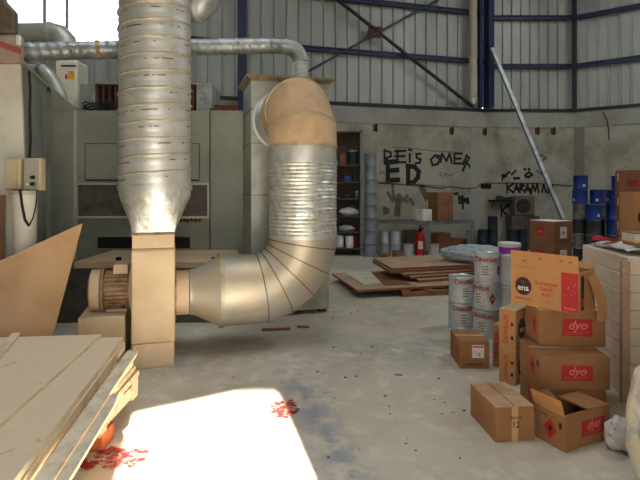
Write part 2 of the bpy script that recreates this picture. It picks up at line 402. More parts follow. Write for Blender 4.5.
# ------------------------------------------------------------------ graffiti and stains on the back wall
def strokes(name, lines, w, m, parent, off=.004):
    b = MB()
    for ln in lines:
        for (a, c) in zip(ln[:-1], ln[1:]):
            p, q = on_wall(*a, off), on_wall(*c, off); d = (q-p)
            if d.length < 1e-4: continue
            d.normalize(); nrm = Vector((-.27,.96,0)).normalized(); s = d.cross(nrm).normalized()*w/2; e = d*w*.4
            b.add([p-e-s, q+e-s, q+e+s, p-e+s], [(0,1,2,3)])
    return b.build(name, m, parent, smooth=False)
def zz(pts, ox, oy, s): return [(ox+x*s, oy+y*s) for x, y in pts]
# first crop: 378..482 x 144..222 shown at 6.154
def g1(*l): return [zz(x, 378, 144, 1/6.154) for x in l]
strokes('graffiti', g1([(40,120),(40,40),(75,50),(80,75),(45,88),(85,120)], [(105,45),(170,42)],[(105,75),(165,74)],[(105,112),(170,112)],[(120,40),(120,115)],
  [(195,60),(195,110)],[(190,35),(205,38)],[(262,60),(235,62),(238,85),(262,95),(258,115),(232,118)]), .058, M['spray'], wall_back)
strokes('graffiti', g1([(385,75),(350,70),(325,95),(335,130),(365,125),(385,95),(360,80)],[(385,110),(395,60),(420,105),(440,60),(455,118)],[(470,60),(470,120),(515,120)],[(470,60),(515,58)],[(470,90),(510,90)],
  [(525,125),(545,70),(560,85),(545,110),(525,110)],[(545,110),(572,152)],[(520,165),(545,115)]), .058, M['spray'], wall_back)
strokes('graffiti', g1([(60,110),(60,222)],[(48,112),(110,108)],[(60,165),(120,160)],[(60,225),(125,220)],[(185,135),(185,240)],[(180,135),(225,140),(250,170),(245,205),(220,235),(185,242)]), .12, M['spray'], wall_back)
strokes('graffiti', g1([(10,190),(15,160),(25,185),(35,165),(40,190)],[(390,175),(378,190),(400,200),(420,180),(440,195),(470,178)],[(5,240),(70,232)],[(200,245),(420,262)],[(90,20),(200,25),(340,42),(500,52)]), .022, M['spray_grey'], wall_back)
strokes('graffiti', g1([(498,320),(500,365)],[(498,330),(512,335),(516,365)],[(522,330),(522,395)],[(522,332),(538,338),(536,355),(522,358)],[(556,345),(545,345),(545,355),(556,360),(548,368)],[(470,305),(480,310)],[(485,300),(490,305)]), .058, M['spray'], wall_back)
strokes('graffiti', g1([(90,250),(95,330)],[(60,300),(90,350),(130,310),(150,350),(180,320)],[(170,355),(200,340),(215,370)],[(40,395),(40,425)],[(40,395),(62,405),(60,420),(40,425)]), .08, M['spray_grey'], wall_back)
strokes('stain', g1([(125,330),(118,430)],[(270,270),(300,330)]), .16, M['stain'], wall_back, .003)
# second crop: 490..590 x 130..205 shown at 6.4
def g2(*l): return [zz(x, 490, 130, 1/6.4) for x in l]
strokes('graffiti', g2([(110,345),(112,400)],[(150,345),(114,370),(150,398)],[(155,398),(172,348),(188,398)],[(160,378),(184,378)],[(195,398),(195,350),(215,356),(200,372),(222,392)],
  [(225,398),(242,350),(258,398)],[(232,380),(254,380)],[(265,410),(275,345),(290,390),(305,345),(312,398)],[(335,395),(345,350),(362,395)],[(375,400),(378,350),(400,395),(402,350)]), .075, M['spray'], wall_back)
strokes('graffiti', g2([(80,320),(82,288),(104,292),(86,304)],[(110,280),(125,270)],[(140,285),(165,262)],[(155,310),(185,308)],[(225,290),(250,270),(270,285),(250,302),(228,298)],[(222,250),(226,252)],[(248,250),(252,252)],[(330,280),(345,275)]), .07, M['spray'], wall_back)
strokes('graffiti', g2([(290,170),(330,160),(360,180),(340,190)],[(300,260),(335,285)]), .06, M['spray_grey'], wall_back)
def g3(*l): return [zz(x, 460, 120, 1/3.556) for x in l]
strokes('graffiti', g3([(148,300),(148,345)],[(172,300),(150,322),(175,345)],[(180,305),(205,303)],[(192,303),(192,345)],[(80,235),(105,235)],[(0,278),(8,270),(5,295),(28,278),(30,295)]), .055, M['spray'], wall_back)
b = MB(); p = on_wall(485,185,.003); 
for a in [(378,183),(400,184),(425,185.5),(440,187.5),(455,186)],: pass
b.tube([on_wall(x,y,.02) for x,y in ((378,183),(400,184),(425,186),(441,188.5),(450,186),(462,188.5),(476,188),(480,184),(487,183),(520,183),(545,184),(574,186))], .009, 6)
tag(b.build('electric_cord', M['cable']), 'thin dark cord running along the concrete wall below the graffiti', 'cord')
b = MB().tube([wp(603,112,.05), wp(607,120,.04), wp(609,130,.03), wp(609,140,.03)], .012, 6)
tag(b.build('electric_cord', M['cable']), 'short dark cord dangling down the wall from the cladding edge', 'cord')

# ------------------------------------------------------------------ spray booth machine at the back of the workshop
def px_x(px, D): return (px-320)/F*D
def px_z(py, D): return EYE-(py-HY)/F*D
mD = 6.7
t = thing('spray_booth', 'wide grey green sheet metal booth behind the fan and ducts', 'machine', (-2.3, mD, 0))
fx = lambda p: px_x(p, mD); fz = lambda p: px_z(p, mD)
MB().box(fx(52), fx(76)-.02, mD-.03, mD+1.5, 0, fz(111)).build('side_column', M['machine'], t, bev=.008)
MB().box(fx(76)+.02, fx(209.5), mD, mD+1.5, 0, fz(110.5)).build('body', M['machine'], t, bev=.006)
MB().box(fx(210.5), -1.02, mD-.005, mD+1.5, 0, fz(110.5)).build('body', M['machine'], t, bev=.006)
MB().box(fx(76)-.02, fx(76)+.02, mD-.03, mD+.2, 0, fz(110)).build('edge_strip', M['machine_trim'], t)
b = MB()
for x0,x1,y0,y1 in ((85,200,143,144),(85,86,143,180),(199,200,143,180)): b.box(fx(x0), fx(x1), mD-.008, mD+.01, fz(y1), fz(y0))
b.build('door_seam', M['machine_dark'], t); MB().box(fx(86), fx(199), mD-.012, mD+.01, fz(144)-.46, fz(144)).build('access_door', M['machine'], t, bev=.004)
MB().box(fx(86), fx(199), mD-.010, mD+.01, fz(181), fz(179.6)).build('door_gap', M['black'], t)
b = MB()
for x0,x1,y0,y1 in ((77,210,183,185),(77,210,216,218.5),(77,79,183,218),(208,210,183,218)): b.box(fx(x0), fx(x1), mD-.05, mD+.01, fz(y1), fz(y0))
b.build('filter_frame', M['machine_trim'], t, bev=.004); MB().box(fx(78), fx(209), mD-.02, mD+.01, fz(217), fz(184)).build('filter_panel', M['machine_dark'], t)
MB().box(fx(98), fx(190), mD-.012, mD+.01, fz(248), fz(237)).build('air_slot', M['black'], t)
b = MB()
for q in (181,185,188,192,196,200): b.lathe([(.004,0),(.02,.02),(.026,.05),(.012,.07)], (fx(q), mD-.03, fz(222)-random.random()*.02), 8)
b.build('hanging_nut', M['rust'], t)
b = MB().hexa([(-3.08,5.64,0),(-.90,5.66,0),(-1.10,6.66,0),(-3.08,6.66,0)],[(-3.08,5.64,.62),(-.90,5.66,.62),(-1.10,6.66,.62),(-3.08,6.66,.62)])
b.build('plinth', M['machine_dark'], t)  # dark colour includes shade below the ledge; widened to cover the shaded gap
b = MB().hexa([(-2.76,5.60,.62),(-.87,5.62,.62),(-1.10,6.695,.62),(-2.76,6.695,.62)],[(-2.76,5.60,.70),(-.87,5.62,.70),(-1.10,6.695,.70),(-2.76,6.695,.70)])
b.build('ledge', M['fan'], t, bev=.01)
for q in (119, 214): MB().box(px_x(q-2,5.7), px_x(q+2,5.7), 5.66, 5.72, .70, .735).build('latch', M['black'], t)
b = MB().hexa([(fx(50.5),6.72,fz(111)+.002),(fx(77.5),6.72,fz(111)+.002),(fx(77.5),6.78,fz(111)+.002),(fx(50.5),6.78,fz(111)+.002)],
              [(fx(50.5),6.72,2.88),(fx(76),6.72,fz(109)),(fx(76),6.78,fz(109)),(fx(50.5),6.78,2.88)])
b.build('sloped_shroud', M['machine'], t)
# unit on the booth's roof
zt = fz(110.5)+.012
t = thing('ventilation_unit', 'grey ventilation unit with dark slatted grille on the booth roof', 'vent', (-2.4, 7.2, zt))
vx = lambda p: px_x(p, 6.95)
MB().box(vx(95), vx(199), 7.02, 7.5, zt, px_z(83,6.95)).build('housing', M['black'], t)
for a,c in ((80,95),(196,212)): MB().box(vx(a), vx(c), 6.95, 7.5, zt, px_z(83.5,6.95)).build('end_box', M['duct_grey'], t, bev=.01)
MB().box(vx(94), vx(198), 6.95, 7.5, px_z(84,6.95), px_z(82,6.95)).build('top_rail', M['duct_grey'], t)
for k in range(17):
    x = vx(96.5+k*6); MB().box(x-.012, x+.012, 6.98, 7.03, zt, px_z(84,6.95)).build('slat', M['rust'], t)
b = MB()
for k in range(4):
    pts = [Vector((fx(79)+i*.055, 6.80+.04*math.sin(i*1.3+k), zt+.022+.028*k+.012*math.sin(i*2.1+k*2))) for i in range(10)]
    b.tube(pts, .012, 6)
tag(b.build('cable_bundle', M['cable']), 'tangled dark cables lying on the booth roof beside the vent', 'cable')
b = MB().bar((-1.50,6.8,zt+.02),(-1.15,6.86,zt+.02),.03).bar((-1.46,6.9,zt+.02),(-1.16,6.98,zt+.02),.025)
b.bar((-1.48,7.1,zt+.06),(-1.18,7.1,zt+.06),.12,.12)
tag(b.build('pipe_scrap', M['rust']), 'rusty pipe offcuts lying on the booth roof beside the tower', 'pipe')

# ------------------------------------------------------------------ galvanised filter tower
TA = math.atan2(.272,.962)
t = thing('filter_tower', 'tall square galvanised tower with flanged lid joined by the duct elbow', 'tower', (-.81,5.86,0), TA)
MB().box(0,.955,0,.72,.05,1.44).build('lower_casing', M['tower'], t, world=False, bev=.006)
MB().box(0,.955,0,.72,1.44,2.79).build('upper_casing', M['tower'], t, world=False, bev=.006)
for z in (1.44, 2.05, 2.45): MB().box(-.008,.963,-.008,.728,z-.006,z+.006).build('sheet_seam', M['tower_rim'], t, world=False)
b = MB().hexa([(0,0,2.79),(.955,0,2.79),(.955,.72,2.79),(0,.72,2.79)],[(-.05,-.05,2.83),(1.005,-.05,2.83),(1.005,.77,2.83),(-.05,.77,2.83)]).box(-.055,1.01,-.055,.775,2.83,2.855)
b.build('lid', M['tower_rim'], t, world=False)
for x,y in ((.05,.05),(.85,.05),(.05,.6),(.85,.6)): MB().box(x,x+.09,y,y+.08,0,.05).build('foot', M['rust'], t, world=False)

# ------------------------------------------------------------------ small spiral duct across to the tower
hp = [W(-12,53,5.4), W(20,52,5.5), W(120,49.5,5.85), W(200,47,6.1), W(270,45.5,6.28)]
e = Vector((px_x(300.5,6.32), 6.32, 0)); r_ = .2
x2 = hp[-1]; cz = x2.z
arc = []
d2 = (Vector((e.x,e.y,0))-Vector((x2.x,x2.y,0))); L2 = d2.length; d2.normalize()
for k in range(9):
    a = k/8*PI/2; arc.append(Vector((x2.x,x2.y,0))+d2*(L2-r_+r_*math.sin(a))+Vector((0,0,cz-r_*(1-math.cos(a)))))
hp.append(arc[0])
t = thing('spiral_duct', 'thin grey spiral duct running level above the booth to the tower lid', 'duct', (e.x,e.y,2.858))
def dense(path, step):
    out = []
    for a,b_ in zip(path[:-1], path[1:]):
        n = max(1, int((b_-a).length/step)); out += [a+(b_-a)*(i/n) for i in range(n)]
    return out+[path[-1]]
def ribbed(r, amp, pitch, sharp=6): return lambda s, th: r+amp*max(0, math.cos(2*PI*(s/pitch-th/(2*PI))))**sharp
MB().tube(dense(hp,.02), ribbed(.097,.009,.10,3), 20).build('straight_run', M['duct_grey'], t)
MB().tube(arc, .103, 20).build('elbow', M['duct_grey'], t)
MB().tube(dense([arc[-1], Vector((e.x,e.y,2.858))],.012), ribbed(.098,.006,.06), 20).build('drop', M['galv'], t)
a_, b_ = hp[1], hp[2]; q = a_+(b_-a_)*.77; MB().tube([q-(b_-a_)*.022, q+(b_-a_)*.022], .112, 20).build('clamp', M['clamp'], t)

# ------------------------------------------------------------------ ducts and filter box in the window corner
p = [W(4,34,7.6), W(52,33,7.55), W(60,35,7.55), W(65.5,41,7.55), W(67,50,7.55), W(67,62,7.55)]
t = thing('duct_elbow', 'galvanised duct bending down in front of the bright window', 'duct', p[-1])
MB().tube(p, .155, 24).build('bend', M['galv'], t); MB().tube([p[1]-Vector((.03,0,0)),p[1]], .165, 24).build('collar', M['galv'], t)
MB().tube([p[-1]+Vector((0,0,.1)),p[-1]+Vector((0,0,.04))], .165, 24).build('collar', M['galv'], t)
zb = fz(111)+.30
t = thing('filter_box', 'white filter box with an orange sticker below the window', 'filter', (W(67,84,7.5).x,7.5,zt))
x0, x1 = px_x(56,7.4), px_x(78,7.4)
MB().box(x0, x1, 7.37, 7.74, zt, px_z(62,7.55)-.012).build('casing', M['white_panel'], t, bev=.03)
MB().box(px_x(68,7.36), px_x(74,7.36), 7.360, 7.372, px_z(79,7.36), px_z(71,7.36)).build('sticker', M['yellow'], t)
MB().box(px_x(61,7.36), px_x(76,7.36), 7.360, 7.372, px_z(66.5,7.36), px_z(65,7.36)).build('printed_line', M['black_print'], t)
q = px_x(66,7.36); z_ = px_z(76,7.36); b = MB().box(q-.008,q+.008,7.360,7.372,z_-.05,z_+.03).box(q-.02,q+.02,7.360,7.372,z_-.02,z_-.005); b.build('warning_mark', M['red_print'], t)
p = [W(24,70,7.1), W(42,70,7.1), W(48,74,7.1), W(54,82,7.1), W(61,97,7.1), W(63,106,7.1)]
t = thing('duct_elbow', 'pale duct sloping down beside the white filter box', 'duct', p[-1])
MB().tube(p, .085, 20).build('bend', M['galv'], t); MB().tube([p[1]-Vector((.05,0,0)),p[1]], .095, 20).build('collar', M['duct_grey'], t)

# ------------------------------------------------------------------ cabinet cluster at the side
t = thing('extraction_cabinet', 'tall off white cabinet with slanted front panel behind the control boxes', 'cabinet', (-3.2,5.2,0))
c0, c1, c2, c3 = Vector((-2.70,4.50,0)), Vector((-3.62,6.62,0)), Vector((-4.7,6.62,0)), Vector((-3.7,4.50,0))
up = lambda v, z: v+Vector((0,0,z))
MB().hexa([c0,c1,c2,c3],[up(c0,2.65),up(c1,2.87),up(c2,2.87),up(c3,2.65)]).build('body', M['cab_side'], t)
z0, z1 = px_z(187,4.42), px_z(64,4.42)
MB().hexa([(-3.3,4.36,0),(px_x(32,4.36),4.36,0),(px_x(34,4.49),4.49,0),(-3.3,4.49,0)],
          [(-3.3,4.42,z1),(px_x(20.5,4.42),4.42,z1),(px_x(22,4.49),4.49,z1),(-3.3,4.49,z1)]).build('front_panel', M['white_panel'], t, bev=.006)
MB().box(px_x(-30,4.4), px_x(19,4.4), 4.40, 4.47, z1+.002, px_z(36,4.4)).build('upper_box', M['pinkgrey'], t)
MB().hexa([(px_x(-30,4.38),4.385,px_z(36,4.38)),(px_x(19.5,4.38),4.385,px_z(54,4.38)),(px_x(19.5,4.38),4.4,px_z(54,4.38)),(px_x(-30,4.38),4.4,px_z(36,4.38))],
          [(px_x(-30,4.38),4.385,px_z(30,4.38)),(px_x(19.5,4.38),4.385,px_z(48,4.38)),(px_x(19.5,4.38),4.4,px_z(48,4.38)),(px_x(-30,4.38),4.4,px_z(30,4.38))]).build('red_band', M['redband'], t)
MB().bar(up(c0,2.66),up(c0.lerp(c1,.96),2.87),.05,.03).build('edge_strip', M['machine_trim'], t)
tp = [(0.02,0.0),(0.11,.02),(.24,.18),(.20,.44),(.34,.6)]
x_ = px_x(-3,4.45)
MB().prism([(px_x(-35,4.5),px_z(35,4.5)),(px_x(19,4.5),px_z(35,4.5)),(px_x(19,4.5),px_z(14,4.5)),(px_x(8,4.5),px_z(2,4.5)),(px_x(6,4.5),px_z(-40,4.5)),(px_x(-35,4.5),px_z(-40,4.5))],
           lambda u,v,w: (u,w,v), 4.42, 4.50).build('hood', M['hood'], t, bev=.015)
MB().box(px_x(18,4.4), px_x(22,4.4), 4.36, 4.40, px_z(46,4.4), px_z(36,4.4)).build('lamp', M['white_plastic'], t, bev=.01)
b = MB(); pts = [up(c0+(c1-c0)*f+Vector((.02,.01,0)), z) for f,z in ((.18,2.66),(.22,2.5),(.20,2.3),(.23,2.0),(.18,1.75),(.16,1.6),(.13,1.46))]
b.tube(pts, .012, 8); tag(b.build('electric_cord', M['cable']), 'black cord hanging down the grey cabinet side above the control boxes', 'cord')
# white pipe under the control boxes
t = thing('standing_pipe', 'pale upright pipe below the two control boxes', 'pipe', (-2.50,4.23,0))
MB().lathe([(.085,0),(.088,.9),(.097,1.46)], (-2.50,4.23,0), 24).build('pipe', M['white_panel'], t)
MB().lathe([(.11,1.46),(.11,1.492)], (-2.50,4.23,0), 24).build('cap', M['machine_trim'], t)
def ctrl(xa, xb, y, z0, z1, label, knobs):
    t = thing('control_box', label, 'control box', ((xa+xb)/2, y+.06, z0), 0, None)
    MB().box(xa, xb, y+.012, y+.085, z0, z1).build('enclosure', M['ctrl'], t, bev=.008)
    MB().box(xa+.008, xb-.022, y, y+.016, z0+.012, z1-.012).build('door', M['ctrl_face'] if knobs else M['ctrl'], t, bev=.004)
    if knobs:
        dr = kids(t)[-1]
        for dx, dz in ((.062,.11),(.062,.055)):
            MB().cyl((xb-dx,y,z0+dz),(xb-dx,y-.028,z0+dz),.017,.014,14).build('knob', M['cable'], t).parent = dr
        MB().cyl((xb-.105,y,z0+.05),(xb-.105,y-.012,z0+.05),.01,.01,12).build('lamp', M['white_plastic'], t)
    return t
zc = 1.496
ctrl(px_x(4,4.2), px_x(19.5,4.2), 4.2, zc, px_z(158.5,4.2), 'plain cream control box with closed cover above the pale pipe', False)
ctrl(px_x(23,4.2), px_x(40.5,4.2), 4.2, zc, px_z(158,4.2), 'control box with two black knobs above the pale pipe', True)
pts = [W(20,189,4.10), W(22,205,4.08), W(25,220,4.07), W(29,226,4.07), W(33,218,4.07), W(36,205,4.08), W(37,190,4.10)]
b = MB().tube(pts[:4], .011, 8).tube(pts[3:], .006, 8)
tag(b.build('hanging_cable', M['cable']), 'black cable looping below the two control boxes', 'cable')
b = MB().hexa([(-3.0,4.02,0),(-2.56,4.02,0),(-2.56,4.04,0),(-3.0,4.04,0)],[(-3.0,4.12,1.46),(-2.60,4.12,1.46),(-2.60,4.14,1.46),(-3.0,4.14,1.46)])
tag(b.build('hardboard_panel', M['brown_board']), 'dark brown hardboard panel leaning below the control boxes', 'board')

# ------------------------------------------------------------------ centrifugal fan
FO = Vector((-1.574,4.164,0)); FU = Vector((.962,.272,0)); FV = Vector((-.272,.962,0))
def fanw(v): return FO+FU*(v[0]+1.603)+FV*(v[1]-4.24)+Vector((0,0,v[2]))
class FB(MB):
    def build(s, *a, **k): s.v = [fanw(v) for v in s.v]; return MB.build(s, *a, **k)
t = thing('centrifugal_fan', 'dust covered beige centrifugal fan with motor under the silver duct', 'fan', tuple(fanw((-1.42,4.65,0))), TA)
ax, az = 4.66, .605
prof = [(4.24,.27)]+[(4.24,.5),(4.24,.92)]
prof += [(4.245,.985),(4.27,1.005)]
prof += [(4.66,1.005)]
for k in range(0,13):
    a = PI/2-k*PI/12; prof.append((ax+.40*math.cos(a), az+.40*math.sin(a)))
prof += [(4.5,.2),(4.26,.2)]
FB().prism(prof, lambda u,v,w: (w,u,v), -1.603, -1.251).build('scroll_housing', M['fan'], t, bev=.012)
FB().box(-1.597,-1.257,4.243,4.98,0,.205).build('base_stand', M['fan'], t, bev=.006)
FB().box(-1.598,-1.256,4.27,4.64,1.006,1.125).build('outlet_collar', M['fan'], t, bev=.004)
FB().box(-1.61,-1.244,4.255,4.655,1.118,1.135).build('outlet_flange', M['tower_rim'], t)
FB().cyl((-1.255,4.65,.545),(-1.13,4.65,.545),.205,.205,36).build('inlet_collar', M['fan'], t)
FB().cyl((-1.26,4.65,.545),(-1.24,4.65,.545),.25,.25,36).build('inlet_flange', M['fan_dark'], t)
FB().box(-2.03,-1.66,4.36,4.9,0,.43).build('motor_base', M['fan'], t, bev=.01)
FB().cyl((-1.604,4.65,az),(-1.64,4.65,az),.22,.22,32).build('mounting_plate', M['fan'], t)
mo = FB().cyl((-1.64,4.65,az),(-1.87,4.65,az),.145,.145,28)
for k in range(26):
    a = 2*PI*k/26; c, s_ = math.cos(a), math.sin(a)
    mo.bar((-1.66,4.65+c*.155,az+s_*.155),(-1.85,4.65+c*.155,az+s_*.155),.012,.03,up=(0,c,s_))
mo = mo.build('motor', M['fan_dark'], t)
FB().tube([(-1.87,4.65,az),(-1.89,4.65,az),(-1.965,4.65,az),(-1.985,4.65,az)],[.15,.183,.183,.13],28).build('fan_cover', M['fan'], t).parent = mo
FB().tube([(-1.855,4.65,az),(-1.872,4.65,az)],.20,28).build('end_ring', M['fan_dark'], t).parent = mo
FB().box(-1.78,-1.655,4.55,4.68,az+.15,az+.235).build('terminal_box', M['fan'], t, bev=.006).parent = mo
FB().box(-1.83,-1.66,4.5,4.8,.432,.46).build('motor_foot', M['fan'], t, bev=.006)
for x in (-1.81,-1.69): FB().cyl((x,4.51,.46),(x,4.51,.49),.014,.014,8).build('bolt', M['rust'], t).parent = mo

# ------------------------------------------------------------------ big spiral duct above the fan
cx, cy, R0 = -1.465, 4.45, .306
t = thing('spiral_duct', 'large silver spiral duct rising vertically from the fan outlet', 'duct', (cx,cy,1.137))
n = 48; sq = []
hx, hy = .174, .185
oc = fanw((-1.427,4.455,0))
def sqp(th):
    c, s_ = math.cos(th), math.sin(th); k = 1/max(abs(c)/hx, abs(s_)/hy); return (oc.x+FU.x*c*k+FV.x*s_*k, oc.y+FU.y*c*k+FV.y*s_*k)
levels = 10; vs = []; zz0, zz1 = 1.137, 1.50
for i in range(levels+1):
    f = i/levels
    for j in range(n):
        th = 2*PI*j/n; x, y = sqp(th-TA); X, Y = cx+R0*math.cos(th), cy+R0*math.sin(th); g_ = min(1, f*1.15)
        vs.append((x+(X-x)*g_, y+(Y-y)*g_, zz0+(zz1-zz0)*f))
fs = [(i*n+j, i*n+(j+1)%n, (i+1)*n+(j+1)%n, (i+1)*n+j) for i in range(levels) for j in range(n)]
MB().add(vs, fs).build('transition', M['foil'], t)
MB().tube([(cx,cy,1.497),(cx,cy,1.535)], R0+.012, 48).build('collar', M['galv'], t)
pitch = .142
def dashed_duct():
    m = M['galv'].copy(); m.name = 'galvanised spiral duct metal'; nt = m.node_tree; N = nt.nodes; L = nt.links; b = N['Principled BSDF']
    tc = N.new('ShaderNodeTexCoord'); sp = N.new('ShaderNodeSeparateXYZ'); L.new(tc.outputs['Object'], sp.inputs[0])
    def mt(op, a, b2=None):
        n_ = N.new('ShaderNodeMath'); n_.operation = op
        for k, v in enumerate((a, b2)):
            if v is None: continue
            if isinstance(v, (int,float)): n_.inputs[k].default_value = v
            else: L.new(v, n_.inputs[k])
        return n_.outputs[0]
    th = mt('DIVIDE', mt('ARCTAN2', sp.outputs[1], sp.outputs[0]), 2*PI)
    fr = mt('FRACT', mt('SUBTRACT', mt('DIVIDE', sp.outputs[2], pitch), th))
    near = mt('LESS_THAN', mt('ABSOLUTE', mt('SUBTRACT', fr, .5)), .035)
    nz = N.new('ShaderNodeTexNoise'); nz.inputs['Scale'].default_value = 13; L.new(tc.outputs['Object'], nz.inputs['Vector'])
    f = mt('MULTIPLY', near, mt('GREATER_THAN', nz.outputs['Fac'], .55))
    mx = N.new('ShaderNodeMix'); mx.data_type = 'RGBA'; mx.inputs[7].default_value = (*lin((92,88,80)),1)
    L.new(f, mx.inputs['Factor']); src = b.inputs['Base Color'].links[0].from_socket; L.new(src, mx.inputs[6]); L.new(mx.outputs[2], b.inputs['Base Color'])
    return m
M['spiral'] = dashed_duct()
zz_ = [1.52+i*.02 for i in range(int((7.98-1.52)/.02)+1)]
MB().tube([(cx,cy,z) for z in zz_], lambda s,th: R0+.006*max(0,math.cos(2*PI*(s/pitch*2-th/PI)))**4, 48).build('tube', M['spiral'], t)
hel = [(cx+(R0+.004)*math.cos(a), cy+(R0+.004)*math.sin(a), 1.54+a/(2*PI)*pitch) for a in [k*2*PI/32 for k in range(int((7.9-1.54)/pitch*32))]]
MB().tube(hel, .0105, 6).build('spiral_seam', M['seam'], t)
p = [Vector((cx+.36,cy+.5,3.30)), Vector((px_x(198,5.1),5.1,3.36)), Vector((px_x(205,5.1),5.1,3.42)), Vector((px_x(209,5.1),5.1,3.55)), Vector((px_x(210,5.1),5.1,3.75)), Vector((px_x(210,5.1),5.1,CEIL-.01))]
t = thing('duct_elbow', 'grey metal duct bend rising behind the large spiral duct', 'duct', p[-1])
p[0] = Vector((-1.62,5.1,3.33))
MB().tube(p, .145, 24).build('bend', M['duct_grey'], t); MB().tube([p[1]-Vector((.02,0,.0)),p[1]+Vector((.03,0,.0))], .155, 24).build('collar', M['galv'], t)

# ------------------------------------------------------------------ the S shaped suction duct from fan to tower
def sv(q, z, w=0): return FO+FU*q+FV*(.41+w)+Vector((0,0,z))     # q along the fan axis, w towards the tower
R1, zc_, RB, SV = .335, .545, .50, 1.575
t = thing('suction_duct', 'fat dusty silver duct curving from the fan up to the tower', 'duct', tuple(sv(1.1,zc_-R1)), TA)
MB().tube([sv(.478,zc_),sv(.52,zc_),sv(.76,zc_)], [.208,.214,R1], 40).build('reducer', M['galv_dust'], t)
MB().tube([sv(.745,zc_),sv(.785,zc_)], R1+.014, 40).build('flange_ring', M['seam'], t)
K = 5; gores = [sv(.76,zc_)]
for k in range(K):
    a = (k+.5)/K*PI/2; rr = RB/math.cos(PI/4/K)
    gores.append(sv(SV-RB+rr*math.sin(a), zc_+RB-rr*math.cos(a)))
zf0, zf1 = zc_+RB, 1.77
gores.append(sv(SV, zf0))
MB().tube(gores, R1, 40, up=(0,0,1)).build('lower_elbow', M['galv_dust'], t)
for k in range(1, len(gores)-1):
    a = gores[k]; tg = ((gores[k+1]-gores[k]).normalized()+(gores[k]-gores[k-1]).normalized()).normalized()
    MB().tube([a-tg*.005, a+tg*.005], R1+.005, 40).build('seam_ring', M['dark_seam'], t)
MB().tube([sv(SV,zf0-.01),sv(SV,zf0+.025)], R1+.01, 40).build('seam_ring', M['galv'], t)
zs_ = [zf0+.02+i*.006 for i in range(int((zf1-zf0-.02)/.006)+1)]
random.seed(3); wob = [random.uniform(.4,1.3) for _ in range(200)]
MB().tube([sv(SV,z) for z in zs_], lambda q,th: R1+.002+.0042*wob[int(q/.036+.5)%200]*math.cos(2*PI*q/.036)+.003*math.sin(th*5+q*31)*math.sin(q*23+th*2), 48).build('flexible_section', M['foil'], t)
MB().tube([sv(SV,zf1-.01),sv(SV,zf1+.015)], R1+.008, 40).build('seam_ring', M['galv'], t)
RT, zh = .38, 2.325
arc = [sv(SV, zh-RT)]; KT = 2
for k in range(KT):
    a = (k+.5)/KT*PI/2; rr = RT/math.cos(PI/4/KT)
    arc.append(sv(SV, zh-RT+rr*math.sin(a), RT-rr*math.cos(a)))
gap_ = FV.dot(Vector((-.81,5.86,0))-sv(SV,0))
MB().tube([sv(SV,zf1), sv(SV,zh-RT)], R1, 40).build('upper_section', M['galv'], t)
MB().tube([sv(SV,zh-RT-.02)]+arc[1:]+[sv(SV,zh,.62)], R1+.004, 40, up=(0,1,0)).build('upper_elbow', M['dust_metal'], t)
for k in range(1, len(arc)):
    nxt = arc[k+1] if k+1 < len(arc) else sv(SV,zh,.62)
    tg = ((nxt-arc[k]).normalized()+(arc[k]-arc[k-1]).normalized()).normalized()
    MB().tube([arc[k]-tg*.007, arc[k]+tg*.007], R1+.012, 40).build('seam_ring', M['seam'], t)
MB().tube([sv(SV,zh-RT-.03), sv(SV,zh-RT-.005)], R1+.01, 40).build('seam_ring', M['seam'], t)
MB().tube([sv(SV,zh,.60), sv(SV,zh,gap_-.02)], R1+.006, 40).build('inlet_collar', M['galv'], t)
MB().tube([sv(SV,zh,gap_-.03), sv(SV,zh,gap_-.012)], R1+.03, 40).build('wall_flange', M['galv'], t)

# ------------------------------------------------------------------ bent sheet and board pile at the side
def bent(u, v):
    base = Vector((-3.4,3.22,0)).lerp(Vector((-2.13,3.80,0)), u); top = Vector((-3.3,3.45,.60)).lerp(Vector((-1.975,4.17,1.215)), u)
    top.z = .51+.72*u
    p = base.lerp(top, v); bul = math.sin(PI*v)*.05
    nrm = Vector((.46,-.88,.12)).normalized()
    curl = max(0, u-.72)/.28; p += nrm*(bul-.16*curl*curl*(1-.35*v))
    return p, -nrm
tag(MB().sheet(bent, 30, 14, .007).build('bent_sheet', M['mdf']), 'large tan fibreboard sheet leaning in a curve behind the board pile', 'board')

e_ = Vector((-.165,.986,0)).normalized(); s_ = Vector((.986,.165,0)).normalized()
def slab(p_far_right, length, width, z0, z1, yaw=0.0, tilt=0.0):
    R = Matrix.Rotation(yaw, 3, 'Z'); E = R @ e_; S = R @ s_; p = Vector((*p_far_right,0))
    cs = [p, p-E*length, p-E*length-S*width, p-S*width]
    return MB().hexa([Vector((c.x,c.y,z0)) for c in cs], [Vector((c.x,c.y,z1)) for c in cs])
def board(p, length, width, z0, z1, label, yaw=0.0, m='board', em='board_edge', name='chipboard_panel', group='boards in the pile on the pallet'):
    t = thing(name, label, 'board', (p[0]-.4,p[1]-.6,z0), 0, group)
    slab(p, length, width, z0, z1-.003, yaw).build('core', M[em], t); slab(p, length, width, z1-.003, z1, yaw).build('face', M[m], t); return t
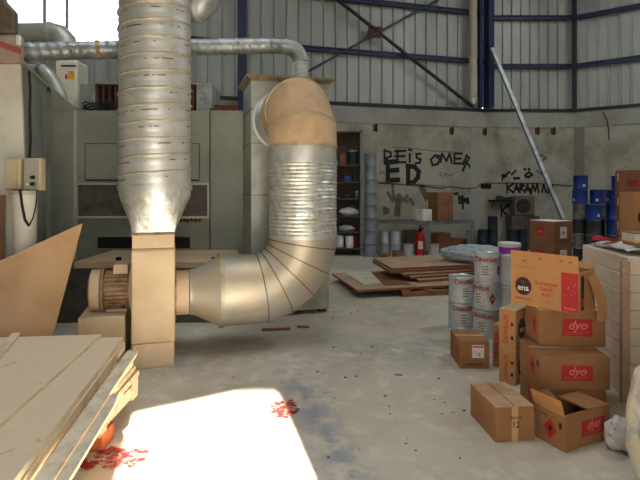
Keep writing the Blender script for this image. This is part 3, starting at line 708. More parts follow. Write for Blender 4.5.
# pallet
t = thing('wooden_pallet', 'dusty wooden pallet on bricks under the pile of boards', 'pallet', (-1.8,2.9,.1))
for k in range(3):
    x = -1.245-k*.5; MB().box(x-.1,x,2.32,3.42,.124,.2).build('stringer', M['chip'], t)
for k in range(5):
    y = 2.32+k*.25; MB().box(-2.35,-1.245,y,y+.1,.2,.224).build('top_board', M['chip'], t)
for k in range(3):
    y = 2.32+k*.5; MB().box(-2.35,-1.245,y,y+.1,.1,.124).build('bottom_board', M['chip'], t)
bp0 = MB().box(-1.34,-1.245,2.86,3.03,0,.098)
tag(bp0.build('brick', M['brick'], bev=.004), 'orange brick under the sunlit pallet corner', 'brick')
for x, y, l in ((-2.3,2.9,'orange brick under the far edge of the pallet, hidden by boards'),(-1.8,2.35,'orange brick under the middle of the pallet, hidden by boards')):
    pass
for x, y in ((-2.34,2.9),(-1.34,2.33),(-2.34,2.33),(-1.8,3.3)):
    o = tag(MB().box(x,x+.095,y,y+.09 if y>3 else y+.17,0,.098).build('support_block', M['chip']), 'timber block holding up the pallet under the board pile', 'block', 'blocks under the board pile pallet')
board((-1.245,3.44), 1.15, 1.15, .226, .262, 'coarse chipboard panel lying directly on the pallet', -.12, 'chip', 'chip')
board((-1.262,3.42), 1.2, 1.1, .264, .300, 'second chipboard panel up from the pallet', -.1, 'chip', 'chip')
board((-1.27,3.40), 1.3, 1.1, .302, .332, 'third chipboard panel up, under the loose strips', -.08, 'chip', 'board_edge')
board((-1.43,3.66), 2.3, 1.0, .334, .388, 'thick chipboard panel with pale edge, third from the top of the pile', .0)
board((-1.445,3.665), 2.3, 1.0, .390, .424, 'chipboard panel with pale edge, second from the top of the pile', .003)
board((-1.60,3.66), 2.35, 1.0, .426, .444, 'thin dusty chipboard panel, topmost of the pile', -.055)
def strip(p0, p1, w, th, label, jag=True):
    p0 = Vector(p0); p1 = Vector(p1); d = (p1-p0).normalized(); a = d.cross(Vector((0,0,1))).normalized(); n_ = a.cross(d).normalized()
    L_ = (p1-p0).length; poly = [(0,-w/2),(0,w/2),(L_*.6,w/2),(L_-.10,w/2),(L_-.03,w/2-.01),(L_-.01,w*.1),(L_-.06,-.0),(L_-.02,-w*.3),(L_-.05,-w/2)] if jag else [(0,-w/2),(0,w/2),(L_,w/2),(L_,-w/2)]
    fn = lambda u,v,t_: p0+d*u+a*v+n_*t_
    t = thing('laminate_strip', label, 'board', p0, 0, None)
    MB().prism(poly, fn, 0, th*.8).build('core', M['board_edge'], t); MB().prism(poly, fn, th*.8, th).build('face', M['strip'], t); return t
strip((-1.09,1.95,.338), (-1.335,3.60,.338), .075, .022, 'pale torn laminate strip lying beside the pile, the longer one')
strip((-1.015,1.95,.338), (-1.15,2.85,.338), .055, .018, 'short pale torn laminate strip beside the longer strip')
strip((-1.86,2.70,.448), (-2.2,3.62,.448), .055, .02, 'narrow pale batten lying across the top of the board pile', False)
strip((-1.74,2.35,.448), (-1.80,2.68,.448), .12, .02, 'small pale offcut lying on top of the board pile', False)

# red plastic film and scraps on the floor
def scraps(name, c, rx, ry, n, m, label, cat, seed, h=.012):
    random.seed(seed); b = MB()
    for k in range(n):
        a = random.uniform(0,2*PI); q = random.random()**.6; x, y = c[0]+rx*q*math.cos(a), c[1]+ry*q*math.sin(a); s0 = random.uniform(.012,.032); th = random.uniform(0,PI); z = .001+random.random()*h
        k_ = random.randint(4,6); poly = [(s0*random.uniform(.5,1.1)*math.cos(th+2*PI*i/k_)*1.5, s0*random.uniform(.5,1.1)*math.sin(th+2*PI*i/k_)) for i in range(k_)]
        b.prism(poly, lambda u,v,w: (x+u, y+v, w), z, z+.002)
    return tag(b.build(name, m, smooth=False), label, cat, None, 'stuff')
c = G(116,457); scraps('plastic_scraps', (c.x-.02,c.y-.02), .22, .10, 62, M['scrap_red'], 'torn red and white plastic scraps scattered beside the brick', 'scraps', 5)
c = G(284,409); scraps('plastic_scraps', (c.x,c.y), .085, .15, 40, M['scrap_red'], 'red plastic scraps at the edge of the sunlit patch', 'scraps', 6)
random.seed(8); b = MB(); cc = Vector((-1.20,2.66,0))
def lump(c, rx, ry, rz, amp, seed, nu=28, nv=14, flat=True, fr=3.0):
    random.seed(seed); ph = [random.uniform(0,6.28) for _ in range(8)]; vs = []
    for i in range(nv+1):
        la = -PI/2+PI*i/nv
        for j in range(nu):
            lo = 2*PI*j/nu; k = 1+amp*(math.sin(fr*lo+ph[0]+la*2)*.5+math.sin(fr*2*lo+ph[1]-la*3)*.3+math.sin(fr*3.1*la+ph[2]+lo*2)*.4)
            x, y, z = math.cos(la)*math.cos(lo)*k, math.cos(la)*math.sin(lo)*k, math.sin(la)*k
            z = max(z, -.82); vs.append((c[0]+rx*x, c[1]+ry*y, c[2]+rz*(z+.82)))
    fs = [(i*nu+j, i*nu+(j+1)%nu, (i+1)*nu+(j+1)%nu, (i+1)*nu+j) for i in range(nv) for j in range(nu)]
    return MB().add(vs, fs)
tag(lump((-1.14,3.02,.0), .05, .05, .04, .22, 4).build('crumpled_film', M['scrap_white']), 'crumpled clear and red plastic film beside the brick', 'plastic')
random.seed(21); b = MB()
for k in range(150):
    y = random.uniform(2.6,8.5); x = random.uniform(-.55,.62)*y*.5+.1*y; s0 = random.choice((.004,.005,.007,.012)); th = random.uniform(0,3)
    if x < -1.1 and y < 5: continue
    if x > .34*y*1.0 or (y > 6.5) or (4.9 < y < 5.7) or x > 1.0: continue
    b.prism([(s0*1.6*math.cos(th),s0*math.sin(th)),(-s0*math.sin(th),s0*math.cos(th)),(-s0*math.cos(th),-s0*math.sin(th)),(s0*math.sin(th),-s0*math.cos(th))], lambda u,v,w: (x+u,y+v,w), .0005, s0*.6)
tag(b.build('floor_grit', M['debris'], smooth=False), 'small dark grit and wood crumbs scattered over the concrete floor', 'debris', None, 'stuff')
b = MB().bar((-.62,5.32,.012),(-.32,5.36,.012),.05,.02).bar((-.25,5.45,.012),(-.12,5.43,.012),.03,.02)
tag(b.build('timber_offcut', M['ply_edge']), 'brown timber offcuts lying in front of the tower base', 'wood')

# ------------------------------------------------------------------ cartons
def decal(root, face, dims, kind, *a):
    w, d, h = dims
    fm = {'front': lambda u,v,e: (u,-e,v), 'left': lambda u,v,e: (-e,d-u,v), 'right': lambda u,v,e: (w+e,u,v), 'top': lambda u,v,e: (u,v,h+e)}[face]
    if kind == 'rect':
        u0,u1,v0,v1,m,nm = a[:6]; e = a[6] if len(a) > 6 else .0012
        return MB().add([fm(u0,v0,e),fm(u1,v0,e),fm(u1,v1,e),fm(u0,v1,e)],[(0,1,2,3)]).build(nm, m, root, world=False, smooth=False)
    if kind == 'poly':
        pts,m,nm = a[:3]; e = a[3] if len(a) > 3 else .0012
        return MB().add([fm(u,v,e) for u,v in pts],[tuple(range(len(pts)))]).build(nm, m, root, world=False, smooth=False)
    if kind == 'text':
        body,u,v,size,m = a[:5]; e = a[5] if len(a) > 5 else .002; sh = a[6] if len(a) > 6 else 0; vert = len(a) > 7 and a[7]
        vs, fs = text_geo(body, size, shear=sh)
        if vert: vs = [(-y, x) for x, y in vs]
        return MB().add([fm(u+x,v+y,e) for x,y in vs], fs).build('lettering', m, root, world=False, smooth=False)
def diamond(root, face, dims, u, v, s, m=None):
    hz = decal(root, face, dims, 'poly', [(u-s,v),(u,v-s*1.25),(u+s,v),(u,v+s*1.25)], m or M['red_print'], 'hazard_label')
    decal(root, face, dims, 'poly', [(u-s*.18,v-s*.3),(u+s*.18,v-s*.3),(u+s*.28,v+.1*s),(u,v+s*.6),(u-s*.25,v+.15*s)], M['black_print'], 'flame_mark', .002).parent = hz
def carton(loc, yaw, w, d, h, label, m='cardboard', top='dust_top', group='cardboard boxes', tape=True):
    t = thing('cardboard_box', label, 'box', loc, math.radians(yaw), group)
    MB().box(0,w,0,d,0,h-.004).build('body', M[m], t, world=False, bev=.004)
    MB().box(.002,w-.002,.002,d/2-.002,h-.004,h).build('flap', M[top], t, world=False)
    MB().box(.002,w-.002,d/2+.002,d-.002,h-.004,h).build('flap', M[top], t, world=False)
    if tape:
        MB().box(0,w,d/2-.022,d/2+.022,h,h+.0008).build('tape', M['tape'], t, world=False)
    return t, (w,d,h)
def dyo(t, dm, u, v, w, h, size):
    pl = decal(t,'front',dm,'rect',u,u+w,v,v+h,M['red_print'],'printed_label'); decal(t,'front',dm,'text','dyo',u+w/2,v+h*.62,size,M['faded_print'],.002,.3).parent = pl
    decal(t,'front',dm,'rect',u+w*.08,u+w*.92,v+h*.22,v+h*.24,M['faded_print'],'printed_line',.002).parent = pl
    decal(t,'front',dm,'rect',u+w*.08,u+w*.7,v+h*.10,v+h*.12,M['faded_print'],'printed_line',.002).parent = pl
G_FR = 'cardboard boxes stacked in front of the cream panels'
# lowest, middle and upper box of the main stack
t, dm = carton((1.44,3.27,0), -3, .42, .38, .204, 'bottom carton of the main stack, hidden behind the open box', group=G_FR)
diamond(t,'left',dm,.2,.1,.05)
t, dm = carton((1.435,3.25,.207), -3, .44, .40, .213, 'dusty carton with red label on its front, directly below the upper labelled carton', top='cardboard', group=G_FR)
dyo(t,dm,.13,.055,.20,.10,.075); diamond(t,'left',dm,.26,.11,.055); decal(t,'left',dm,'rect',.33,.365,.13,.17,M['black_print'],'printed_mark')
t, dm = carton((1.522,3.46,.422), -4, .44, .30, .25, 'carton with red label carrying the emblem carton on top', group=G_FR)
dyo(t,dm,.15,.07,.20,.12,.085); diamond(t,'left',dm,.2,.13,.05)
# emblem carton, open, turned
yaw = math.degrees(math.atan2(3.3-3.67, 1.696-1.387))
w_, d_, h_ = .48, .25, .275
t = thing('cardboard_box', 'open carton with black round emblem and red panel, topmost of the stack', 'box', (1.40,3.665,.676), math.radians(yaw), G_FR)
b = MB().box(0,w_,0,d_,0,.006); b.box(0,w_,0,.006,.006,h_); b.box(0,w_,d_-.006,d_,.006,h_); b.box(0,.006,.006,d_-.006,.006,h_); b.box(w_-.006,w_,.006,d_-.006,.006,h_)
b.build('body', M['cardboard_light'], t, world=False)
MB().hexa([(0,0,h_+.002),(w_,0,h_+.002),(w_,.005,h_+.002),(0,.005,h_+.002)],[(.004,-.012,.388),(w_-.002,-.012,.383),(w_-.002,-.007,.383),(.004,-.007,.388)]).build('flap', M['cardboard_light'], t, world=False)
MB().hexa([(.01,d_-.006,h_+.001),(w_-.01,d_-.006,h_+.001),(w_-.01,d_,h_+.001),(.01,d_,h_+.001)],[(.01,d_+.08,h_+.03),(w_-.01,d_+.08,h_+.03),(w_-.01,d_+.085,h_+.034),(.01,d_+.085,h_+.034)]).build('flap', M['cardboard_light'], t, world=False)
dm = (w_,d_,h_)
def dang(u, v):
    x = w_+.003+.05*math.sin(u*2.2)+.02*u; y = .1+.10*v+.02*u; z = .26-.30*u-.02*math.sin(v*3)
    return (x+.02*v, y, z), (1,0,0)
MB().sheet(dang, 10, 4, .005).build('torn_flap', M['cardboard_light'], t, world=False)
n_ = 28; ce = (.095,.135); decal(t,'front',dm,'poly',[(ce[0]+.062*math.cos(2*PI*k/n_),ce[1]+.066*math.sin(2*PI*k/n_)) for k in range(n_)],M['red_dark'],'emblem',.0012)
decal(t,'front',dm,'poly',[(ce[0]+.057*math.cos(2*PI*k/n_),ce[1]+.061*math.sin(2*PI*k/n_)) for k in range(n_)],M['black_print'],'emblem',.002)
decal(t,'front',dm,'text','ena',ce[0],ce[1]-.012,.06,M['white_print'],.003)
for a in (-.7,0,.7): decal(t,'front',dm,'poly',[(ce[0]+.004*math.cos(a),ce[1]+.012),(ce[0]+.03*math.sin(a)-.004,ce[1]+.014+.026*math.cos(a)),(ce[0]+.03*math.sin(a)+.004,ce[1]+.014+.026*math.cos(a))],M['red_print'],'emblem_star',.003)
decal(t,'front',dm,'text','ENDÜSTRİ KLOR',ce[0],.045,.016,M['black_print'])
for k, s0 in enumerate(('Endüstriyel','Tamirk','Klor')): decal(t,'front',dm,'text',s0,.26,.172-k*.038,.034,M['red_print'],.002)
decal(t,'front',dm,'rect',.365,.476,.004,.268,M['red_print'],'printed_panel'); decal(t,'front',dm,'text','dewilux',.42,.03,.024,M['faded_print'],.002)
for k in range(9): 
    a = k*.7; decal(t,'front',dm,'rect',.385+.07*abs(math.sin(a)),.391+.07*abs(math.sin(a)),.11+k*.012,.118+k*.012,M['faded_print'],'printed_mark',.002)
for u, v in ((.10,.315),(.215,.34),(.36,.34),(.42,.335)): MB().add([(u,-.014-.0,v),(u+.022,-.014,v+.004),(u+.022,-.014,v+.009),(u,-.014,v+.006)],[(0,1,2,3)]).build('scuff', M['black_print'], t, world=False, smooth=False)
decal(t,'right',dm,'rect',.03,.075,.02,.25,M['black_print'],'printed_strip'); decal(t,'right',dm,'rect',.035,.07,.05,.10,M['red_print'],'printed_mark',.002)
# open box on the floor
yaw = math.degrees(math.atan2(.167,.354)); w_, d_, h_ = .39, .215, .2
t = thing('cardboard_box', 'open carton with red label on the floor in front of the stack', 'box', (1.40,2.857,0), math.radians(yaw), G_FR); dm = (w_,d_,h_)
b = MB().box(0,w_,0,d_,0,.005); b.box(0,w_,0,.005,.005,h_); b.box(0,w_,d_-.005,d_,.005,h_); b.box(0,.005,.005,d_-.005,.005,h_); b.box(w_-.005,w_,.005,d_-.005,.005,h_)
b.build('body', M['cardboard'], t, world=False)
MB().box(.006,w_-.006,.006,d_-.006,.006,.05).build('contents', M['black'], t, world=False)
MB().hexa([(0,0,h_+.001),(.005,0,h_+.001),(.005,d_,h_+.001),(0,d_,h_+.001)],[(-.035,0,h_+.095),(-.03,0,h_+.097),(-.03,d_,h_+.097),(-.035,d_,h_+.095)]).build('flap', M['cardboard_light'], t, world=False)
MB().hexa([(.20,.006,h_+.001),(w_,.0,h_+.001),(w_,d_,h_+.001),(.20,d_-.006,h_+.001)],[(.20,.006,h_+.012),(w_,.0,h_+.006),(w_,d_,h_+.006),(.20,d_-.006,h_+.012)]).build('flap', M['cardboard'], t, world=False)
MB().hexa([(.03,d_-.005,h_+.001),(.19,d_-.005,h_+.001),(.19,d_,h_+.001),(.03,d_,h_+.001)],[(.03,d_+.06,h_+.03),(.19,d_+.06,h_+.03),(.19,d_+.064,h_+.034),(.03,d_+.064,h_+.034)]).build('flap', M['cardboard'], t, world=False)
MB().hexa([(.02,0,h_+.0005),(w_-.02,0,h_+.0005),(w_-.02,.045,h_-.02),(.02,.045,h_-.02)],[(.02,0,h_+.004),(w_-.02,0,h_+.004),(w_-.02,.045,h_-.016),(.02,.045,h_-.016)]).build('flap', M['cardboard'], t, world=False)
dyo(t,dm,.14,.055,.20,.095,.075); diamond(t,'left',dm,.115,.095,.048); decal(t,'left',dm,'rect',.175,.195,.12,.155,M['black_print'],'printed_mark')
decal(t,'left',dm,'text','YANICI',.07,.165,.02,M['black_print'])
# small box on the floor to its side
t, dm = carton((1.043,2.97,0), 6, .24, .37, .211, 'closed taped carton on open floor, set apart in front of the others', group=G_FR)
MB().box(.118,.122,.0,.37,.211,.2125).build('flap_gap', M['cardboard_in'], t, world=False)
decal(t,'front',dm,'rect',.1,.14,0,.211,M['tape'],'tape'); decal(t,'front',dm,'text','FRAGILE',.125,.142,.02,M['black_print'])
decal(t,'front',dm,'text','12',.125,.098,.05,M['black_print'])
# pair with round emblem behind
def up_box(loc, yaw, w, d, h, label, em):
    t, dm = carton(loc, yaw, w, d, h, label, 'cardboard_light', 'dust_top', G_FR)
    decal(t,'left',dm,'text','DEWILUX',d*.42,h*.5,min(.05,h*.16),M['red_print'],.002,0,True)
    decal(t,'left',dm,'rect',d*.7,d*.85,h*.25,h*.35,M['black_print'],'printed_mark'); decal(t,'left',dm,'rect',d*.7,d*.85,h*.6,h*.68,M['black_print'],'printed_mark')
    if em:
        n_ = 24; decal(t,'front',dm,'poly',[(.105+.07*math.cos(2*PI*k/n_),h*.5+.078*math.sin(2*PI*k/n_)) for k in range(n_)],M['black_print'],'emblem')
        decal(t,'front',dm,'text','ena',.105,h*.48,.06,M['white_print'],.002); decal(t,'front',dm,'poly',[(.095,h*.6),(.105,h*.75),(.115,h*.6)],M['red_print'],'emblem_star',.002)
    return t
up_box((1.497,3.82,0), 45, .25, .135, .265, 'carton on the floor under the upright carton with round black emblem', True)
up_box((1.497,3.82,.268), 45, .25, .135, .31, 'upright orange carton with round black emblem in the gap beside the stack', True)
up_box((1.535,4.2,0), 45, .2, .09, .36, 'narrow upright carton standing on the floor behind the emblem cartons', False)
# labelled box near the cans
t, dm = carton((1.176,4.2,0), -2, .245, .36, .23, 'carton with a white shipping label on the floor in front of the grey cans', 'cardboard', 'cardboard', 'cardboard boxes near the grey cans')
decal(t,'front',dm,'rect',.10,.20,.09,.20,M['paper'],'shipping_label'); decal(t,'front',dm,'text','12',.15,.12,.04,M['red_dark'],.002); decal(t,'front',dm,'rect',.105,.195,.178,.19,M['red_print'],'printed_line',.002)
decal(t,'front',dm,'text','HARDENER',.12,.035,.03,M['black_print']); decal(t,'left',dm,'rect',.24,.31,.1,.17,M['red_print'],'printed_label')
# two-by-four stack behind
names = ['topmost carton of the stack behind the emblem carton, red label and white sticker','second carton down in the stack behind the emblem carton','third carton down in the stack behind the emblem carton, mostly hidden','bottom carton of the stack behind the emblem carton, mostly hidden']
near = Vector((2.81,6.0)); la = Vector((-.431,.902)); wd = .36
org = near+la*wd; yaw = math.degrees(math.atan2(-la.y,-la.x))
for k in range(4):
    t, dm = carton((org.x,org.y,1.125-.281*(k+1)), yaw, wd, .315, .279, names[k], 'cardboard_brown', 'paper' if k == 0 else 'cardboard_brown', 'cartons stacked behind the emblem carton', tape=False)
    decal(t,'front',dm,'rect',.10,.22,.10,.20,M['red_print'],'printed_label'); decal(t,'front',dm,'text','dyo',.16,.15,.05,M['faded_print'],.002)
    decal(t,'right',dm,'rect',.10,.22,.07,.21,M['paper'],'shipping_label'); decal(t,'right',dm,'text','24',.16,.13,.06,M['grey_print'],.002); decal(t,'right',dm,'text','DYO BOYA',.158,.035,.04,M['black_print'])
# tall stack of brown cartons by the blue cans
for k in range(6):
    t, dm = carton((3.53,5.9,.289*k), -24, .42, .36, .286, 'brown carton in the tall stack beside blue cans, %s' % ['lowest','second up','third up','fourth up','fifth up','topmost with torn lid'][k], 'cardboard_brown', 'cardboard_brown' , 'tall stack of brown cartons', tape=False)
    diamond(t,'left',dm,.15,.14,.06,M['red_dark']); decal(t,'left',dm,'rect',.22,.30,.16,.25,M['paper'],'shipping_label')
    decal(t,'front',dm,'rect',.08,.2,.1,.18,M['red_dark'],'printed_label')
    if k == 5:
        MB().hexa([(.0,0,.2865),(.0,.16,.2865),(.004,.16,.2865),(.004,0,.2865)],[(.10,0,.35),(.10,.16,.34),(.104,.16,.34),(.104,0,.35)]).build('torn_lid', M['cardboard_brown'], t, world=False)
for k in range(3):
    t, dm = carton((3.23,5.15,.29*k*1.72), -10, .40, .36, .485, 'orange carton with black round emblem beside the tall brown stack, %s' % ['lowest','middle','topmost'][k], 'cardboard_light', 'cardboard_light', 'orange emblem cartons by the tall brown stack')
    n_ = 24; decal(t,'front',dm,'poly',[(.13+.09*math.cos(2*PI*q/n_),.22+.10*math.sin(2*PI*q/n_)) for q in range(n_)],M['black_print'],'emblem')

# ------------------------------------------------------------------ cans
def curved(root, r, a0, a1, z0, z1, m, nm, e=.0012, n=10, poly=None):
    b = MB()
    if poly:
        b.add([((r+e)*math.sin(a), -(r+e)*math.cos(a), z) for a, z in poly], [tuple(range(len(poly)))])
    else:
        for k in range(n):
            p = a0+(a1-a0)*k/n; q = a0+(a1-a0)*(k+1)/n
            b.add([((r+e)*math.sin(p),-(r+e)*math.cos(p),z0),((r+e)*math.sin(q),-(r+e)*math.cos(q),z0),((r+e)*math.sin(q),-(r+e)*math.cos(q),z1),((r+e)*math.sin(p),-(r+e)*math.cos(p),z1)],[(0,1,2,3)])
    return b.build(nm, m, root, world=False)
def curved_text(root, body, size, r, a, z, m, e=.002):
    vs, fs = text_geo(body, size); return MB().add([((r+e)*math.sin(a+x/r), -(r+e)*math.cos(a+x/r), z+y) for x,y in vs], fs).build('lettering', m, root, world=False, smooth=False)
def can_body(root, r, h, m, lid):
    MB().lathe([(r-.004,0),(r+.002,.003),(r+.002,.010),(r-.001,.014),(r-.001,h-.03),(r+.002,h-.026),(r+.003,h-.02),(r-.001,h-.016),(r-.001,h-.008)]).build('body', m, root, world=False)
    MB().lathe([(r-.003,h-.008),(r+.004,h-.006),(r+.004,h-.001),(r-.006,h),(r-.012,h-.007),(.001,h-.007)]).build('lid', lid, root, world=False)
def face_cam(x, y, off=0): return -math.atan2(x, y)+math.radians(off)
CR, CH = .131, .283
proto = thing('paint_can', 'x', 'can', (0,0,0), 0, 'grey paint cans in front of the plywood')
can_body(proto, CR, CH, M['can'], M['can_lid'])
cp_ = curved(proto, CR, -.45, .38, .055, .195, M['cream_paper'], 'paper_label')
for k in range(4): curved(proto, CR, -.36, .22-.1*(k%2), .075+k*.026, .085+k*.026, M['grey_print'], 'printed_line', .002).parent = cp_
curved_text(proto, 'Dewilux', .072, CR, -.10, .228, M['red_print'])
curved(proto, CR, 0,0,0,0, M['red_dark'], 'hazard_label', .0015, poly=[(.82,.12),(1.06,.06),(1.30,.12),(1.06,.18)])
cl = [ (1.54,5.47,0,20,'lower can of the short two-can pile in front of the plywood'), (1.54,5.47,1,28,'upper can of the short two-can pile in front of the plywood'),
       (1.717,5.14,0,-20,'lowest of three grey cans between the short pile and the emblem carton'), (1.717,5.14,1,-38,'middle of three grey cans, red diamond label facing out'), (1.717,5.14,2,-4,'top of three grey cans between the short pile and emblem carton'),
       (1.93,4.93,0,60,'lowest grey can half hidden behind the emblem carton'), (1.93,4.93,1,50,'middle grey can half hidden behind the emblem carton'), (1.93,4.93,2,40,'top grey can half hidden behind the emblem carton'),
       (2.03,5.36,0,10,'grey can on the floor below the purple bucket'), (2.03,5.36,1,5,'grey can directly under the purple bucket')]
for i, (x, y, k, off, lab) in enumerate(cl):
    loc = (x+random.uniform(-.004,.004), y, k*(CH+.002)); rz = face_cam(x, y, off)
    if i == 0: proto.location = loc; proto.rotation_euler = (0,0,rz); proto['label'] = 'pale grey can, '+lab
    else: copy_tree(proto, loc, rz, 'pale grey can, '+lab)
z = 2*(CH+.002)+.001
t = thing('bucket', 'purple plastic bucket with white lid behind the emblem carton', 'bucket', (2.03,5.36,z))
MB().lathe([(.088,z),(.112,z+.33)], (2.03,5.36,0)).build('pail', M['purple'], t); MB().lathe([(.118,z+.325),(.118,z+.362),(.108,z+.368)], (2.03,5.36,0)).build('lid', M['white_plastic'], t)
# back of the hall: stacked blue, dark and silver cans
def simple_can(name, m, lid, r, h, group, mark=None):
    p = thing(name, 'x', 'can', (0,0,0), 0, group); can_body(p, r, h, m, lid)
    if mark: curved(p, r, -.2, .15, h*.2, h*.38, mark, 'paper_label')
    return p
bl = simple_can('paint_can', M['can_blue'], M['can_blue'], .145, .30, 'cans stacked before the far wall', M['cream_paper'])
dk = simple_can('paint_can', M['can_dark'], M['can_lid'], .14, .298, 'cans stacked before the far wall')
sv = simple_can('paint_can', M['can_silver'], M['can_lid'], .14, .298, 'cans stacked before the far wall')
used = set()
KN = {'b': ('blue', bl), 'd': ('dark', dk), 's': ('dull silver', sv)}
stacks = [(5.60,10.75,'ddsdsb','the tallest pile near the leaning pole'),(5.42,10.42,'dsdsb','the pile foremost below the leaning pole'),(5.50,10.05,'dddb','the low pile in front of the tall piles'),(5.78,10.4,'dddsb','the pile in the middle of the blue cans'),
          (5.88,9.98,'ddbb','the pile of two blue cans between dark ones'),(6.52,10.9,'ddddbb','the tall pile beside the brown cartons'),(6.22,10.6,'dddbb','the pile next to the brown cartons'),(6.12,10.2,'ddbb','the short pile before the brown cartons')]
ordn = ['lowest','second','third','fourth','fifth','sixth','seventh']
for x, y, seq, where in stacks:
    for k, ch in enumerate(seq):
        nm, p = KN[ch]; lab = '%s can, %s up in %s' % (nm, ordn[k], where); loc = (x+random.uniform(-.006,.006), y, k*.302); rz = face_cam(x, y, random.uniform(-50,50))
        if ch not in used: used.add(ch); p.location = loc; p.rotation_euler = (0,0,rz); p['label'] = lab
        else: copy_tree(p, loc, rz, lab)
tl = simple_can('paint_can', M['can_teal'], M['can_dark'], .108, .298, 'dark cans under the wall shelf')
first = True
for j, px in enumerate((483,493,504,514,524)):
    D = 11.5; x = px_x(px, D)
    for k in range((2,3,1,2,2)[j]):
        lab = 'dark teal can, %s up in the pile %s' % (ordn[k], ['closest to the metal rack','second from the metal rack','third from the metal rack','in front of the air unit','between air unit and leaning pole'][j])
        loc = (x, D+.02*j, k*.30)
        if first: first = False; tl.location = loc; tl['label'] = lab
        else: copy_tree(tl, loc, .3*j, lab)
# column of pale cans
pc = simple_can('tin_can', M['can'], M['can_silver'], .135, .284, 'column of pale tins beside the shelf', None); pc.children[0].data.materials[0] = M['can_column']
cxx = px_x(370.5,11.3)
for k in range(8):
    loc = (cxx+random.uniform(-.008,.008), 11.3, k*.29); lab = 'pale tin in the tall single column beside the dark shelf, %s' % ['lowest','second up','third up','fourth up','fifth up','sixth up','seventh up','topmost'][k]
    if k == 0: pc.location = loc; pc['label'] = lab
    else: copy_tree(pc, loc, k*.7, lab)

# ------------------------------------------------------------------ dark shelf unit
sD = 11.35; xa, xb = .22, px_x(362.5, sD)
t = thing('shelf_unit', 'dark timber shelf unit full of tins behind the duct', 'shelf', ((xa+xb)/2, sD, 0))
zt2 = px_z(130, sD)
MB().box(xa,xa+.04,sD,sD+.38,0,zt2).build('side_panel', M['shelf_wood'], t); MB().box(xb-.05,xb,sD,sD+.38,0,zt2).build('side_panel', M['rack_metal'], t)
MB().box(xa,xb,sD+.38,sD+.40,0,zt2).build('back_panel', M['shelf_wood'], t)
SZ = [px_z(q, sD) for q in (248,232,216,198.5,181.5,164.5)]
for z in SZ+[zt2-.03]: MB().box(xa+.04,xb-.05,sD,sD+.38,z-.03,z).build('shelf', M['shelf_wood'], t)
def lathe_thing(name, cat, label, x, y, z, r, h, m, lid, group='items on the dark shelf unit'):
    t = thing(name, label, cat, (x,y,z), 0, group); MB().lathe([(r*.94,0),(r,h-.03)]).build('body', m, t, world=False); MB().lathe([(r*1.03,h-.03),(r*1.03,h-.005),(r*.9,h)]).build('lid', lid, t, world=False); return t
sx = lambda p: px_x(p, sD+.15)
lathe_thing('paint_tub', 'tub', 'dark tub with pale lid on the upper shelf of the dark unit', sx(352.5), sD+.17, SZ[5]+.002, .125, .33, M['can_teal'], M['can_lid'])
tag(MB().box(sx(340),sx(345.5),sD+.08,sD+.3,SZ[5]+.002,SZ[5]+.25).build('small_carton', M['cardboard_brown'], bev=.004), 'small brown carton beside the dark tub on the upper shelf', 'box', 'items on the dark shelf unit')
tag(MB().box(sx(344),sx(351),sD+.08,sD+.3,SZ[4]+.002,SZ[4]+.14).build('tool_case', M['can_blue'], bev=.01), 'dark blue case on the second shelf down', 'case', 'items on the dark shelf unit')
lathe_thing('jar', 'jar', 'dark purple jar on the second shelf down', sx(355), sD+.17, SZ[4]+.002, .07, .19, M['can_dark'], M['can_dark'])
tag(lump((sx(348),sD+.18,SZ[3]+.002),.12,.1,.07,.15,3).build('rag', M['can_dark']), 'dark rag heaped on the third shelf down', 'cloth', 'items on the dark shelf unit')
lathe_thing('jar', 'jar', 'pale jar beside the dark rag on the third shelf', sx(356.5), sD+.08, SZ[3]+.002, .04, .17, M['can_silver'], M['can_lid'])
tag(lump((sx(349),sD+.19,SZ[2]+.002),.22,.14,.10,.1,9).build('plastic_sack', M['white_bag']), 'pale plastic sack lying on the shelf above the white pails', 'sack', 'items on the dark shelf unit')
tag(lump((sx(347),sD+.19,SZ[1]+.002),.18,.14,.08,.12,10).build('plastic_sack', M['plastic_wrap']), 'grey plastic sack on the shelf just above the white pails', 'sack', 'items on the dark shelf unit')
lathe_thing('pail', 'pail', 'white pail on the bottom shelf beside the duct', sx(340), sD+.17, SZ[0]+.002, .095, .28, M['white_plastic'], M['white_plastic'])
lathe_thing('pail', 'pail', 'white pail on the bottom shelf in the middle', sx(349.5), sD+.1, SZ[0]+.002, .095, .28, M['white_plastic'], M['can_lid'])
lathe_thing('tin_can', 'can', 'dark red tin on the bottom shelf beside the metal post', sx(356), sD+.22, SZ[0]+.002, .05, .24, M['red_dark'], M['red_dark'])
# loose floor cans in front of the shelf gap
# ------------------------------------------------------------------ angle-iron rack and what is on and under it
rk = Vector((2.40,11.0,0)); ra = Vector((1.15,.62,0)); rb = Vector((-1.08,.62,0)); ZR = .79
t = thing('metal_rack', 'low grey angle iron rack with wire mesh top below the graffiti', 'rack', rk)
cs = [rk, rk+ra, rk+ra+rb, rk+rb]
for c in cs: MB().bar(c, c+Vector((0,0,ZR)), .055).build('leg', M['rack_metal'], t)
for i in range(4):
    MB().bar(cs[i]+Vector((0,0,ZR-.03)), cs[(i+1)%4]+Vector((0,0,ZR-.03)), .05, .06).build('rail', M['rack_metal'], t)
b = MB()
for k in range(1,14):
    f = k/14; b.bar(rk+ra*f+Vector((0,0,ZR)), rk+ra*f+rb+Vector((0,0,ZR)), .014).bar(rk+rb*f+Vector((0,0,ZR)), rk+rb*f+ra+Vector((0,0,ZR)), .014)
b.build('mesh_top', M['rack_metal'], t)
zr = ZR+.012
